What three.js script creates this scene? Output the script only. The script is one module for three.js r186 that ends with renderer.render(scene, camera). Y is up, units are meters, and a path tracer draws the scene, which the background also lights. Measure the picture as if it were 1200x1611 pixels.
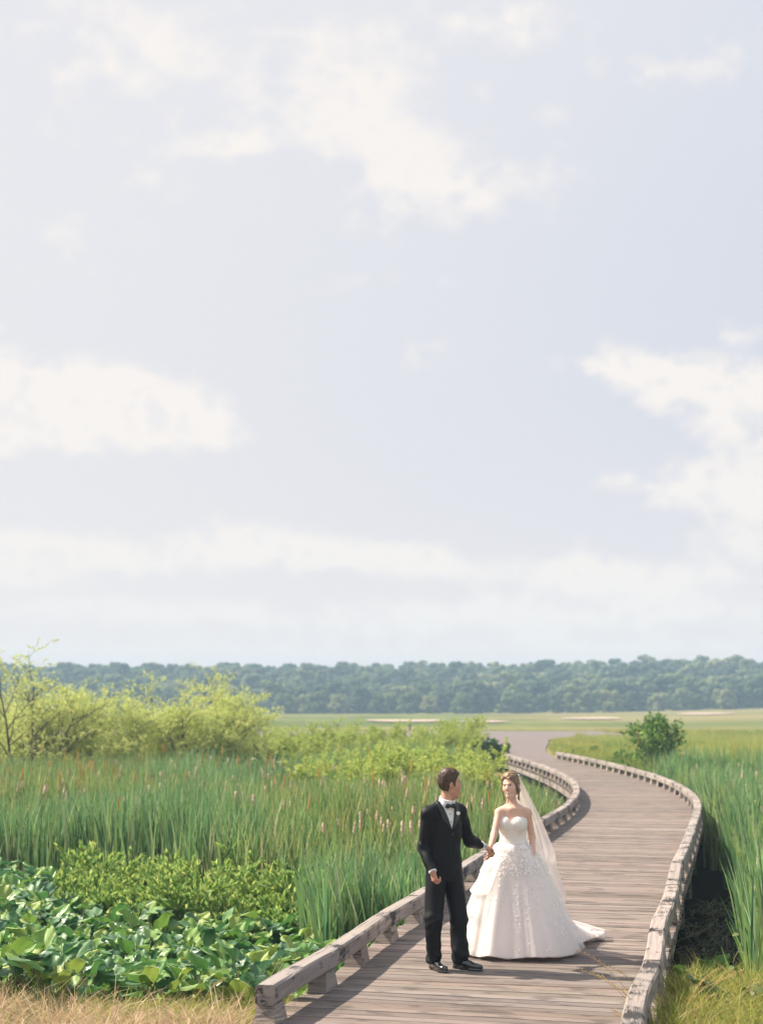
import * as THREE from 'three';
import { mergeGeometries } from 'three/addons/utils/BufferGeometryUtils.js';

// ------------------------------------------------------------------ camera, sky, sun, exposure
const scene = new THREE.Scene();
const EYE = 2.33, D2R = Math.PI / 180;
const camera = new THREE.PerspectiveCamera(38.6, 762 / 1024, 0.5, 3000);
camera.position.set(0, EYE, 0);
camera.rotation.set(7.54 * D2R, 0, 0);
camera.focus = 13.6;
camera.userData.fStop = 1.8;

const SUN_EL = 47, SUN_AZ = -70;                       // azimuth from straight ahead (-z), positive to +x
const sunDir = new THREE.Vector3(Math.sin(SUN_AZ * D2R) * Math.cos(SUN_EL * D2R), Math.sin(SUN_EL * D2R), -Math.cos(SUN_AZ * D2R) * Math.cos(SUN_EL * D2R));
const sun = new THREE.DirectionalLight(new THREE.Color().setRGB(1.0, 0.86, 0.69), 4.6);
sun.name = 'sun';
sun.position.copy(sunDir).multiplyScalar(120).add(new THREE.Vector3(0, 0, -30));
sun.target.position.set(0, 0, -30);
sun.castShadow = true;
sun.shadow.radius = 2.6;
sun.shadow.mapSize.set(4096, 4096);
Object.assign(sun.shadow.camera, { left: -70, right: 70, top: 70, bottom: -70, near: 1, far: 320 });
scene.add(sun, sun.target);
const EXPOSURE = 2.25, SKY = 0.5;
scene.fog = new THREE.FogExp2(new THREE.Color().setRGB(0.52, 0.76, 1.0), 0.00095);

// ------------------------------------------------------------------ random numbers and noise
function rng(seed) { let a = seed >>> 0; return () => { a = (a + 0x6d2b79f5) | 0; let t = Math.imul(a ^ (a >>> 15), 1 | a); t = (t + Math.imul(t ^ (t >>> 7), 61 | t)) ^ t; return ((t ^ (t >>> 14)) >>> 0) / 4294967296; }; }
const lerp = (a, b, t) => a + (b - a) * t, clamp = (x, a = 0, b = 1) => Math.min(b, Math.max(a, x));
const smooth = (a, b, x) => { const t = clamp((x - a) / (b - a)); return t * t * (3 - 2 * t); };
function hash3(x, y, z) { let h = Math.imul(x, 374761393) ^ Math.imul(y, 668265263) ^ Math.imul(z, 2147483647 ^ 1274126177); h = Math.imul(h ^ (h >>> 13), 1274126177); return ((h ^ (h >>> 16)) >>> 0) / 4294967296; }
function noise3(x, y, z) {
  const X = Math.floor(x), Y = Math.floor(y), Z = Math.floor(z), fx = x - X, fy = y - Y, fz = z - Z;
  const u = fx * fx * (3 - 2 * fx), v = fy * fy * (3 - 2 * fy), w = fz * fz * (3 - 2 * fz);
  return lerp(lerp(lerp(hash3(X, Y, Z), hash3(X + 1, Y, Z), u), lerp(hash3(X, Y + 1, Z), hash3(X + 1, Y + 1, Z), u), v),
    lerp(lerp(hash3(X, Y, Z + 1), hash3(X + 1, Y, Z + 1), u), lerp(hash3(X, Y + 1, Z + 1), hash3(X + 1, Y + 1, Z + 1), u), v), w);
}
function fbm(x, y, z, n = 4) { let s = 0, a = 0.5, t = 0; for (let i = 0; i < n; i++) { s += a * noise3(x, y, z); t += a; a *= 0.5; x = x * 2.03 + 7.1; y = y * 2.03 + 3.3; z = z * 2.03 + 5.7; } return s / t; }

// ------------------------------------------------------------------ the sky: hazy summer air with broken cumulus, computed for every direction
{
  // clouds in view: azimuth, elevation, half width, half height (degrees), strength, wispiness, lit share
  const B = [
    [3.2, 20.1, 4.2, 1.25, 1.0, 0.55], [1.6, 19.2, 1.4, 0.9, 0.5, 0.7], [-3.2, 22.6, 3.2, 1.0, 0.95, 0.85], [-6.4, 21.6, 2.2, 0.8, 0.85, 0.85], [-0.6, 23.6, 2.8, 1.0, 0.8, 0.95], [0.4, 21.6, 3.2, 1.0, 0.7, 0.95], [6.6, 22.6, 1.0, 0.5, 0.6, 1.0], [-8.6, 20.3, 1.6, 0.6, 0.45, 1.0],
    [-10.4, 25.0, 5.0, 1.9, 0.95, 0.75], [-12.8, 17.6, 1.8, 0.9, 0.5, 0.9], [4.4, 25.9, 4.2, 1.4, 0.95, 0.75], [-2.6, 25.0, 2.4, 1.6, 0.75, 0.9], [-9.6, 17.0, 1.6, 0.8, 0.3, 1.0],
    [14.2, 24.6, 1.3, 1.0, 0.75, 0.9], [12.4, 23.7, 1.8, 0.6, 0.7, 0.9], [11.0, 23.9, 0.8, 0.7, 0.5, 1.0], [9.2, 23.9, 0.7, 0.8, 0.4, 1.0], [1.7, 14.0, 0.8, 0.6, 0.4, 1.0], [-0.6, 16.6, 2.6, 0.4, 0.25, 1.0],
    [-10.6, 11.9, 2.6, 1.7, 1.15, 0.25], [-14.2, 11.6, 2.6, 1.8, 1.1, 0.25], [-8.2, 11.4, 2.2, 1.3, 1.0, 0.3], [-12.2, 10.4, 4.4, 1.0, 1.0, 0.3], [-6.8, 10.6, 1.3, 0.5, 0.6, 0.5],
    [9.6, 13.1, 2.2, 1.1, 0.95, 0.4], [12.6, 12.2, 2.6, 1.4, 1.0, 0.35], [15.0, 11.2, 2.2, 1.6, 0.95, 0.35], [14.8, 14.0, 1.0, 0.6, 0.5, 0.6], [11.6, 8.6, 2.8, 0.9, 0.85, 0.45], [14.6, 8.0, 2.6, 1.7, 0.95, 0.4], [14.4, 6.2, 1.6, 0.9, 0.8, 0.5], [18.5, 10.0, 3, 2, 0.9, 0.4], [-18.5, 11.0, 3, 1.6, 0.9, 0.4],
    [-12.6, 5.9, 3.6, 0.95, 1.05, 0.25], [-16.5, 5.8, 3.0, 0.9, 0.9, 0.3], [-5.4, 6.1, 2.6, 1.0, 1.1, 0.25], [-1.4, 5.8, 3.0, 0.85, 1.0, 0.25], [1.8, 5.6, 2.2, 0.8, 0.9, 0.3], [-8.6, 5.3, 2.6, 0.6, 0.8, 0.3], [6.6, 5.2, 4.4, 0.8, 0.75, 0.35], [12.0, 4.9, 4.0, 0.8, 0.6, 0.4], [0, 3.5, 9, 0.6, 0.8, 0.45], [-11, 3.6, 7, 0.6, 0.8, 0.45], [9.5, 3.4, 8, 0.7, 0.8, 0.45], [-3, 2.2, 14, 0.6, 0.8, 0.45], [9, 2.0, 9, 0.5, 0.7, 0.45], [-14, 1.9, 7, 0.5, 0.7, 0.45], [8, 4.4, 5, 0.6, 0.8, 0.4], [-15, 4.7, 4, 0.6, 0.8, 0.4],
  ];
  const W = 4096, Hh = 2048, data = new Float32Array(W * Hh * 4);
  const far = [0.505, 0.565, 0.69], near = [0.715, 0.72, 0.76], low = [0.85, 0.79, 0.755], rim = [0.98, 0.83, 0.74], cloudColour = [0.87, 0.82, 0.78];
  for (let row = 0; row < Hh; row++) {
    const up = ((row + 0.5) / Hh - 0.5) * Math.PI, y = Math.sin(up), el = up / D2R;
    if (el < -1) { for (let c = 0; c < W; c++) data.set([0.22, 0.23, 0.2, 1], (row * W + c) * 4); continue; }
    for (let col = 0; col < W; col++) {
      const th = ((col + 0.5) / W - 0.5) * 2 * Math.PI, x = Math.cos(th) * Math.cos(up), z = Math.sin(th) * Math.cos(up);
      const az = Math.atan2(x, -z) / D2R, cs = x * sunDir.x + y * sunDir.y + z * sunDir.z;
      const t = smooth(-0.02, 0.66, cs + 0.05 * (noise3(x * 4, y * 4, z * 4) - 0.5)), g = Math.exp(-Math.max(0, el) / 11), g3 = Math.exp(-Math.max(0, el) / 3), glow = smooth(0.75, 1, cs) * 0.5;
      const c = [0, 1, 2].map((k) => lerp(lerp(lerp(far[k], near[k], t), low[k], 0.8 * g), rim[k], 0.75 * g3) + glow * [0.5, 0.47, 0.42][k]);
      let a = 0;
      const inner = Math.abs(az) < 24 && el < 30, n1 = fbm(x * 13 + 3, y * 21, z * 13, 5), edge = inner ? 1 - smooth(19, 24, Math.abs(az)) * 1 : 0, ed2 = edge * (1 - smooth(27, 30, el));
      if (inner) {
        let f = 0, wis = 0;
        const n2 = fbm(x * 44 + 9, y * 60, z * 44, 5), n4 = fbm(x * 120 + 2, y * 150, z * 120 + 8, 4), bil = 1 - Math.abs(2 * fbm(x * 60 + 1, y * 80, z * 60 + 3, 4) - 1) * 2.4, wa = (n1 - 0.5) * 3.6 + (n2 - 0.5) * 1.8 + (n4 - 0.5) * 0.5, we = (fbm(x * 15 + 31, y * 23, z * 15 + 5, 4) - 0.5) * 2.0 + (n2 - 0.5) * 0.7;
        for (const [ba, be, ra, re, s, w] of B) {
          const k = 0.4 + w * 0.8, dx = (az + wa * k - ba) / ra, dy0 = el + we * k * 0.8 - be, dy = dy0 / (dy0 < 0 && w < 0.45 ? re * 0.75 : re), q = dx * dx + dy * dy;
          if (q < 4) { const e = s * Math.exp(-q * 1.1); f += e; wis += e * w; }
        }
        if (f > 0.02) {
          wis /= f;
          const e = f * (0.9 + 0.1 * bil) + (n2 - 0.5) * (0.55 + wis * 0.9) + (n4 - 0.5) * (0.3 + 0.35 * wis) + (bil - 0.5) * 0.12 * (1 - wis);
          a = smooth(lerp(0.24, 0.08, wis), lerp(0.74, 1.3, wis), e) * lerp(0.98, 0.9, wis) * lerp(0.55, 1, smooth(0.32, 0.56, n2 * 0.6 + bil * 0.25 + n1 * 0.2)) * ed2 * smooth(0.4, 2.6, el);
        }
      }
      if (ed2 < 1) {                                    // the same broken cloud goes on all round
        const n3 = fbm(x * 6 + 20, y * 11, z * 6 + 4, 5), a2 = smooth(0.53, 0.66, n3) * 0.7 * (1 - ed2);
        a = Math.max(a, a2);
      }
      const ci = cloudColour;
      for (let k = 0; k < 3; k++) data[(row * W + col) * 4 + k] = lerp(c[k], ci[k], a) * SKY;
      data[(row * W + col) * 4 + 3] = 1;
    }
  }
  const sky = new THREE.DataTexture(data, W, Hh, THREE.RGBAFormat, THREE.FloatType);
  sky.mapping = THREE.EquirectangularReflectionMapping; sky.magFilter = THREE.LinearFilter; sky.needsUpdate = true;
  scene.background = sky; scene.environment = sky;
}

// ------------------------------------------------------------------ helpers: names, things, geometry
const taken = new Map();
function numbered(name) { const n = taken.get(name) ?? 0; taken.set(name, n + 1); return n ? name + '_' + String(n).padStart(3, '0') : name; }
function tag(o, label, category, group, kind) { if (label) o.userData.label = label; if (category) o.userData.category = category; if (group) o.userData.group = group; if (kind) o.userData.kind = kind; return o; }
function lightOn(o) { o.castShadow = true; o.receiveShadow = true; return o; }
function part(name, geo, m, parent) { const o = lightOn(new THREE.Mesh(geo, m)); o.name = name; parent.add(o); return o; }
function thing(name, label, category, group, pos = [0, 0, 0], turn = 0) { const o = new THREE.Group(); o.name = numbered(name); tag(o, label, category, group); o.position.set(...pos); o.rotation.y = turn; scene.add(o); return o; }
function single(name, geo, m, label, category, group, kind) { const o = lightOn(new THREE.Mesh(geo, m)); o.name = numbered(name); tag(o, label, category, group, kind); scene.add(o); return o; }
function cloneOf(o, name, label, group) { const c = o.clone(); c.name = numbered(name); c.userData = { ...o.userData }; if (label) c.userData.label = label; if (group) c.userData.group = group; scene.add(c); return c; }

class Faces {                                            // collects plain triangles
  constructor() { this.p = []; this.c = []; this.i = []; this.u = []; }
  v(x, y, z, c, u, w) { this.p.push(x, y, z); if (c) this.c.push(c[0], c[1], c[2]); if (u !== undefined) this.u.push(u, w); return this.p.length / 3 - 1; }
  tri(a, b, c) { this.i.push(a, b, c); }
  quad(a, b, c, d) { this.i.push(a, b, c, a, c, d); }
  geo(smoothNormals = false) {
    const g = new THREE.BufferGeometry();
    g.setAttribute('position', new THREE.Float32BufferAttribute(this.p, 3));
    if (this.c.length) g.setAttribute('color', new THREE.Float32BufferAttribute(this.c, 3));
    if (this.u.length) g.setAttribute('uv', new THREE.Float32BufferAttribute(this.u, 2));
    g.setIndex(this.i);
    if (smoothNormals) g.computeVertexNormals();
    return g;
  }
}
const V = (x, y, z) => new THREE.Vector3(x, y, z);
const vary = (c, r, k = 0.15, h = 0.06) => { const b = 1 + (r() - 0.5) * 2 * k; return [c[0] * b * (1 + (r() - 0.5) * 2 * h), c[1] * b, c[2] * b * (1 + (r() - 0.5) * 2 * h)]; };

// tapered tube along points with radii
function tube(F, pts, rad, sides = 6, c) {
  let prev = null; const up = V(0.3, 0.1, 1).normalize();
  pts.forEach((p, i) => {
    const d = (i < pts.length - 1 ? pts[i + 1].clone().sub(p) : p.clone().sub(pts[i - 1])).normalize();
    const a = V().crossVectors(d, up); if (a.lengthSq() < 1e-4) a.set(1, 0, 0); a.normalize(); const b = V().crossVectors(d, a);
    const ring = [];
    for (let k = 0; k < sides; k++) { const t = (k / sides) * Math.PI * 2; ring.push(F.v(p.x + (a.x * Math.cos(t) + b.x * Math.sin(t)) * rad[i], p.y + (a.y * Math.cos(t) + b.y * Math.sin(t)) * rad[i], p.z + (a.z * Math.cos(t) + b.z * Math.sin(t)) * rad[i], c)); }
    if (prev) for (let k = 0; k < sides; k++) F.quad(prev[k], prev[(k + 1) % sides], ring[(k + 1) % sides], ring[k]);
    prev = ring;
  });
  const e = prev.map((x) => x); for (let k = 1; k < e.length - 1; k++) F.tri(e[0], e[k], e[k + 1]);
}

function dataTex(W, Hh, fn, srgb = false) {
  const d = new Uint8Array(W * Hh * 4);
  for (let y = 0; y < Hh; y++) for (let x = 0; x < W; x++) { const c = fn(x / W, y / Hh); for (let k = 0; k < 3; k++) d[(y * W + x) * 4 + k] = clamp(c[k]) * 255; d[(y * W + x) * 4 + 3] = 255; }
  const t = new THREE.DataTexture(d, W, Hh); t.magFilter = THREE.LinearFilter; t.minFilter = THREE.LinearMipmapLinearFilter; t.generateMipmaps = true; t.wrapS = t.wrapT = THREE.RepeatWrapping; if (srgb) t.colorSpace = THREE.SRGBColorSpace; t.needsUpdate = true; return t;
}
// noise that repeats over the unit square
const tileN = (u, v, su, sv, k, n) => { const a = fbm(u * su + k, v * sv, k, n), b = fbm((u - 1) * su + k, v * sv, k, n), c = fbm(u * su + k, (v - 1) * sv, k, n), d = fbm((u - 1) * su + k, (v - 1) * sv, k, n); return lerp(lerp(a, b, u), lerp(c, d, u), v); };
const ENC = (x) => (x <= 0.0031308 ? 12.92 * x : 1.055 * Math.pow(x, 1 / 2.4) - 0.055);
// ------------------------------------------------------------------ materials
const leafMat = (rough = 0.95, trans = 0.38, extra = {}) => new THREE.MeshPhysicalMaterial({ vertexColors: true, roughness: rough, transmission: trans, thickness: 0, side: THREE.DoubleSide, specularIntensity: 0.35, ...extra });
// weathered timber: streaks along u (1 unit of u = 2 m, 1 unit of v = 0.5 m)
function timber(seed, base, dark, stain, stainAmount) {
  const f = (u, v) => {
    const streak = tileN(u, v, 4, 46, seed, 4), fine = tileN(u, v, 22, 190, seed + 9, 3), blotch = tileN(u, v, 9, 5, seed + 21, 4), crack = tileN(u, v, 3, 46, seed + 40, 2);
    const ck = smooth(0.70, 0.78, crack) * 0.8, s = clamp(smooth(0.35, 0.75, streak) * 0.6 + (fine - 0.5) * 0.7), st = smooth(0.52, 0.62, blotch * 0.75 + fine * 0.25) * stainAmount;
    return [s, ck, st];
  };
  const map = dataTex(1024, 512, (u, v) => { const [s, ck, st] = f(u, v); return [0, 1, 2].map((k) => ENC(lerp(lerp(base[k], dark[k], clamp(s)), stain[k], clamp(Math.max(st, ck))))); }, true);
  const bump = dataTex(512, 512, (u, v) => { const [s, ck] = f(u, v), h = 0.75 - 0.35 * s - 0.4 * ck; return [h, h, h]; });
  return new THREE.MeshStandardMaterial({ map, bumpMap: bump, bumpScale: 0.004, roughness: 0.88, vertexColors: true });
}
const plankWood = timber(3, [0.218, 0.18, 0.163], [0.092, 0.077, 0.071], [0.035, 0.03, 0.03], 0.6);
const beamWood = timber(11, [0.31, 0.272, 0.255], [0.15, 0.133, 0.13], [0.022, 0.021, 0.024], 1.0);
const M = {
  reed: leafMat(0.95, 0.32, { clearcoat: 0.15, clearcoatRoughness: 0.4 }), willow: leafMat(0.95, 0.5), shrub: leafMat(0.95, 0.42), grass: leafMat(0.95, 0.4), straw: leafMat(0.95, 0.3),
  pad: leafMat(0.9, 0.36, { clearcoat: 0.6, clearcoatRoughness: 0.32, specularIntensity: 0.6 }),
  forest: leafMat(1, 0.2), bark: new THREE.MeshStandardMaterial({ color: new THREE.Color().setRGB(0.075, 0.06, 0.05), roughness: 0.95 }),
  stem: new THREE.MeshStandardMaterial({ color: new THREE.Color().setRGB(0.16, 0.17, 0.07), roughness: 0.9 }),
};

// ------------------------------------------------------------------ the boardwalk's centre line (plan, metres)
const CL = [[-0.55, -5.0], [-0.05, -8.2], [0.52, -11.1], [0.86, -12.4], [1.34, -14.65], [1.80, -16.5], [2.61, -20.1], [3.06, -21.9], [4.22, -26.7], [5.32, -31.5], [6.05, -35.8], [6.62, -41.2], [6.88, -48.2], [6.82, -56.1], [6.45, -65.4], [5.9, -72]];
const curve = new THREE.CatmullRomCurve3(CL.map(([x, z]) => V(x, 0, z)), false, 'centripetal'); curve.arcLengthDivisions = 1200;
const LEN = curve.getLength();
const along = (s) => { const u = clamp(s / LEN), p = curve.getPointAt(u), t = curve.getTangentAt(u); return { p, t, n: V(-t.z, 0, t.x) }; };   // n points to the right-hand side
const TABLE = []; for (let s = 0; s <= LEN; s += 0.1) { const { p } = along(s); TABLE.push([s, p.x, p.z]); }
const sAtZ = (z) => { for (const r of TABLE) if (r[2] <= z) return r[0]; return LEN; };
const cxAt = (z) => { for (let i = 1; i < TABLE.length; i++) if (TABLE[i][2] <= z) return lerp(TABLE[i - 1][1], TABLE[i][1], (z - TABLE[i - 1][2]) / (TABLE[i][2] - TABLE[i - 1][2])); return TABLE.at(-1)[1]; };
const deckGap = (x, z) => { if (z < -70) return 99; let d = 1e9; for (let i = 0; i < TABLE.length; i += 4) { const a = x - TABLE[i][1], b = z - TABLE[i][2], q = a * a + b * b; if (q < d) d = q; } return Math.sqrt(d); };
const INNER = 1.265, RAILW = 0.15, HALF = INNER + RAILW + 0.02;
const S0 = sAtZ(-8.6), S1 = sAtZ(-65.6);

// ------------------------------------------------------------------ the ground
const pathC = (z) => lerp(6.5, 8.6, smooth(-64, -110, z)), pathW = (z) => lerp(1.35, 3.0, smooth(-66, -108, z)) + smooth(-98, -118, z) * 4;
function ground(x, z) {
  const wob = (fbm(x * 0.35, 1.5, z * 0.35, 3) - 0.5);
  const marsh = -1.02 + wob * 0.12;
  const bank = -0.24 + wob * 0.16 - smooth(2.6, 9, x) * 0.12;
  const sh = smooth(1.5, 2.2, x) * 0.75;
  let h = lerp(marsh, bank, smooth(-13.5 - sh + wob * 1.2, -12.1 - sh + wob * 1.2, z));
  const cx = z > -72 ? cxAt(z) : 6;
  const rise = Math.max(smooth(-55, -66, z), smooth(-44, -52, z) * smooth(cx + 0.4, cx + 2.5, x));
  const field = -0.32 + (fbm(x * 0.02 + 3, 0.2, z * 0.02, 3) - 0.5) * 0.9 * smooth(-110, -220, z) + smooth(30, 130, x) * smooth(-120, -280, z) * 1.5 + smooth(-140, -320, z) * 0.5;
  h = lerp(h, field, rise);
  const onPath = Math.max(smooth(pathW(z) + 2.2, pathW(z) + 0.4, Math.abs(x - pathC(z))) * smooth(-63, -66, z) * smooth(-142, -136, z), smooth(2, 0.3, Math.max(0, -(z + 108), 0) < 0 ? 1 : Math.max(0, Math.abs(z + 124) - 12.5)) * smooth(-62, -66, z) * smooth(48, 40, x));
  h = lerp(h, -0.05, clamp(onPath));
  h += smooth(-385, -545, z) * 10.0 + smooth(-545, -760, z) * 3;
  return h;
}
{
  const xs = [], zs = [];
  for (let x = -620; x < -40; x += 20) xs.push(x); for (let x = -40; x < 44; x += 0.6) xs.push(x); for (let x = 44; x <= 640; x += 20) xs.push(x);
  for (let z = 40; z > 4; z -= 4) zs.push(z); for (let z = 4; z > -70; z -= 0.45) zs.push(z); for (let z = -70; z > -150; z -= 1.6) zs.push(z); for (let z = -150; z >= -800; z -= 10) zs.push(z);
  const F = new Faces();
  for (const z of zs) for (const x of xs) {
    const y = ground(x, z), n = fbm(x * 0.12, 0, z * 0.12, 4), m = fbm(x * 0.9, 4, z * 0.9, 3), l = fbm(x * 0.016 + 9, 2, z * 0.03, 3);
    const mud = [0.014, 0.012, 0.009], dry = [0.30, 0.235, 0.12], green = [0.11, 0.15, 0.035], pale = [0.235, 0.245, 0.085];
    const wet = smooth(-0.55, -0.85, y) * (z > -75 ? 1 : 0);
    let c = [0, 1, 2].map((k) => lerp(green[k], pale[k], smooth(0.35, 0.65, n * 0.5 + l * 0.5)));
    const dr = (z > -20 ? smooth(0.4, 0.6, m) * (x < 2 ? 0.85 : 0.25) : smooth(0.52, 0.7, l + (x > 20 ? 0.12 : 0)) * 0.55);
    c = c.map((v, k) => lerp(lerp(v, dry[k], dr), mud[k], wet) * (0.85 + m * 0.3));
    F.v(x, y, z, c, x / 3, z / 3);
  }
  const nx = xs.length;
  for (let j = 0; j < zs.length - 1; j++) for (let i = 0; i < nx - 1; i++) F.quad(j * nx + i, j * nx + i + 1, (j + 1) * nx + i + 1, (j + 1) * nx + i);
  const map = dataTex(512, 512, (u, v) => { const a = ENC(0.55 + 0.45 * tileN(u, v, 60, 60, 5, 4)); return [a, a, a * 0.98]; }, true);
  const g = single('ground', F.geo(true), new THREE.MeshPhysicalMaterial({ vertexColors: true, map, roughness: 1, specularIntensity: 0.1 }), 'marsh floor and meadow reaching to the far wood', 'ground', null, 'structure');
  // grey path: leaves the boardwalk and meets a cross path
  const P = new Faces(), rows = [];
  const asph = dataTex(512, 512, (u, v) => { const a = ENC(0.085 + 0.08 * tileN(u, v, 120, 120, 8, 3) + 0.05 * tileN(u, v, 6, 6, 2, 3)); return [a, a * 0.92, a * 0.915]; }, true);
  const grid = (left, right, za, zb, steps) => { let prev = null; for (let i = 0; i <= steps; i++) { const z = lerp(za, zb, i / steps), a = left(z), b = right(z), ring = []; for (let k = 0; k <= 8; k++) { const x = lerp(a, b, k / 8); ring.push(P.v(x, 0.0, z, undefined, x / 4, z / 4)); } if (prev) for (let k = 0; k < 8; k++) P.quad(prev[k], prev[k + 1], ring[k + 1], ring[k]); prev = ring; } };
  grid((z) => pathC(z) - pathW(z), (z) => pathC(z) + pathW(z), -65.55, -112.5, 40);
  grid((z) => -34, (z) => 34 - 20 * smooth(-117, -112.5, z), -112.5, -136.5, 12);
  single('path', P.geo(true), new THREE.MeshStandardMaterial({ map: asph, roughness: 1 }), 'grey paved cart path beyond the boardwalk', 'path', null, 'structure');
  // sand bunkers on the far golf course
  const sandMat = new THREE.MeshStandardMaterial({ color: new THREE.Color().setRGB(0.42, 0.33, 0.26), roughness: 1 });
  for (const [cx, cz, rx, rz, label] of [[4.5, -232, 6.5, 11, 'pale sand bunker on the far fairway behind the low shrubs'], [15.5, -222, 3.6, 6, 'small pale sand bunker beside the larger one'], [37, -262, 5, 7, 'narrow sand bunker at the foot of the wood'], [66, -300, 6, 8, 'sand bunker behind the leafy bush']]) {
    const S = new Faces(), mid = S.v(cx, ground(cx, cz) + 0.18, cz); let first = null, last = null;
    for (let k = 0; k < 28; k++) { const t = (k / 28) * Math.PI * 2, q = 0.8 + 0.4 * noise3(Math.cos(t) * 1.5 + cx, 2, Math.sin(t) * 1.5), x = cx + Math.cos(t) * rx * q, z = cz + Math.sin(t) * rz * q, a = S.v(x, ground(x, z) + 0.18, z); if (last !== null) S.tri(mid, a, last); else first = a; last = a; }
    S.tri(mid, first, last);
    single('sand_bunker', S.geo(true), sandMat, label, 'bunker', null, 'structure');
  }
}

// ------------------------------------------------------------------ the boardwalk
function hexa(c, uo, vo, tint, lenU) {                    // c: eight corners, bottom 0-3 then top 4-7, uv in metres along the first edge
  const F = new Faces(), face = (a, b, d, e, w) => { const L = c[a].distanceTo(c[b]), Hh = c[b].distanceTo(c[d]); const q = [[0, 0], [L, 0], [L, Hh], [0, Hh]].map(([u, v]) => [u / 2 + uo, v / 0.5 + vo + w]); F.quad(...[a, b, d, e].map((k, j) => F.v(c[k].x, c[k].y, c[k].z, tint, q[j][0], q[j][1]))); };
  face(4, 5, 6, 7, 0); face(0, 1, 5, 4, 0.33); face(1, 2, 6, 5, 0.5); face(2, 3, 7, 6, 0.61); face(3, 0, 4, 7, 0.77); face(3, 2, 1, 0, 0.2);
  return F.geo();
}
const boardwalk = thing('boardwalk', 'long curving weathered wooden boardwalk with low timber kerbs on both sides', 'boardwalk');
{
  const r = rng(5), planks = [];
  for (let s = S0; s < S1 - 0.14; s += 0.1445) planks.push(s);
  const far = [];
  planks.forEach((s, i) => {
    const a = along(s), b = along(s + 0.1350), e1 = (r() - 0.5) * 0.03, e2 = (r() - 0.5) * 0.03, y1 = (r() - 0.5) * 0.005, y2 = (r() - 0.5) * 0.005, th = 0.05;
    const c = []; for (const [q, w, y] of [[a, -HALF + e1, y1], [a, HALF + e2, y2], [b, HALF + e2, y2], [b, -HALF + e1, y1]]) c.push(q.p.clone().addScaledVector(q.n, w).setY(y));
    const g = hexa([...c.map((p) => p.clone().setY(p.y - th)), ...c], r() * 7, r() * 7, vary([0.98, 0.97, 0.97], r, 0.27, 0.05));
    if (i < 300) part('plank', g, plankWood, boardwalk); else far.push(g);
  });
  part('far_planks', mergeGeometries(far), plankWood, boardwalk).userData.kind = 'stuff';
  // kerbs: timbers on blocks
  const prof = (w, h, ch) => [[-w / 2, ch], [-w / 2 + ch, 0], [w / 2 - ch, 0], [w / 2, ch], [w / 2, h - ch], [w / 2 - ch, h], [-w / 2 + ch, h], [-w / 2, h - ch]];
  function beam(sa, sb, off, y0, seed, w = RAILW, h = 0.145) {
    const F = new Faces(), pr = prof(w, h, 0.016), n = 10; let prev = null; const uo = seed * 3.7, tint = vary([1, 1, 1], r, 0.14, 0.03), rings = [];
    for (let i = 0; i <= n; i++) {
      const s = lerp(sa, sb, i / n), q = along(s), ring = [];
      pr.concat([pr[0]]).forEach(([a, b], k) => { const kk = k % 8, wear = (noise3(s * 5, kk * 3.1 + seed, 2) - 0.5) * (kk === 4 || kk === 5 || kk === 6 || kk === 7 ? 0.009 : 0.004), P = q.p.clone().addScaledVector(q.n, off + a + wear * 0.7); ring.push(F.v(P.x, y0 + b + wear, P.z, tint, (s - sa) / 2 + uo, (k / 8) * 1.16 + seed * 0.31)); });
      if (prev) for (let k = 0; k < 8; k++) F.quad(prev[k], ring[k], ring[k + 1], prev[k + 1]);
      prev = ring; rings.push(ring);
    }
    for (const [ring, f] of [[rings[0], 1], [rings[n], -1]]) { const q = ring.slice(0, 8).map((k, j) => F.v(F.p[k * 3], F.p[k * 3 + 1], F.p[k * 3 + 2], tint, pr[j][0] / 0.5 + uo, pr[j][1] / 2 + 0.3)); for (let k = 1; k < 7; k++) f > 0 ? F.tri(q[0], q[k], q[k + 1]) : F.tri(q[0], q[k + 1], q[k]); }
    const g = F.geo().toNonIndexed(); g.computeVertexNormals(); return g;
  }
  for (const side of [-1, 1]) {
    const kerb = new THREE.Group(); kerb.name = 'kerb'; boardwalk.add(kerb); kerb.userData.label = side < 0 ? 'timber kerb on the side of the broad-leaved water plants' : 'timber kerb on the side of the dark ditch';
    const start = side < 0 ? sAtZ(-10.8) : sAtZ(-9.9), off = side * (INNER + RAILW / 2);
    let s = start, k = 0;
    while (s < S1 - 0.3) { const L = Math.min(2.6 + 0.2 * (r() - 0.5), S1 - s); part('beam', beam(s, s + L - 0.006, off, 0.150 + (r() - 0.5) * 0.012, side * 7 + k * 1.7 + 20), beamWood, kerb); s += L; k++; }
    for (let b = start + 0.13; b < S1 - 0.1; b += 1.30) {
      const q = along(b), l0 = 0.17, l1 = 0.12, w0 = 0.085, w1 = 0.066, c = [];
      for (const [l, w, y] of [[l0, w0, 0.002], [l1, w1, 0.149]]) for (const [a, d] of [[-1, -1], [1, -1], [1, 1], [-1, 1]]) c.push(q.p.clone().addScaledVector(q.t, a * l).addScaledVector(q.n, off + d * w).setY(y));
      part('support_block', hexa(c, r() * 5, r() * 5, vary([0.95, 0.93, 0.9], r, 0.12, 0.03)), beamWood, kerb);
    }
  }
  // what carries the deck: edge stringers and round piles
  for (const off of [-HALF + 0.1, 0, HALF - 0.1]) for (let s = S0; s < S1 - 0.5; s += 4) part('stringer', beam(s, Math.min(S1, s + 3.99), off, -0.302, s + off, 0.09, 0.25), beamWood, boardwalk);
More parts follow.
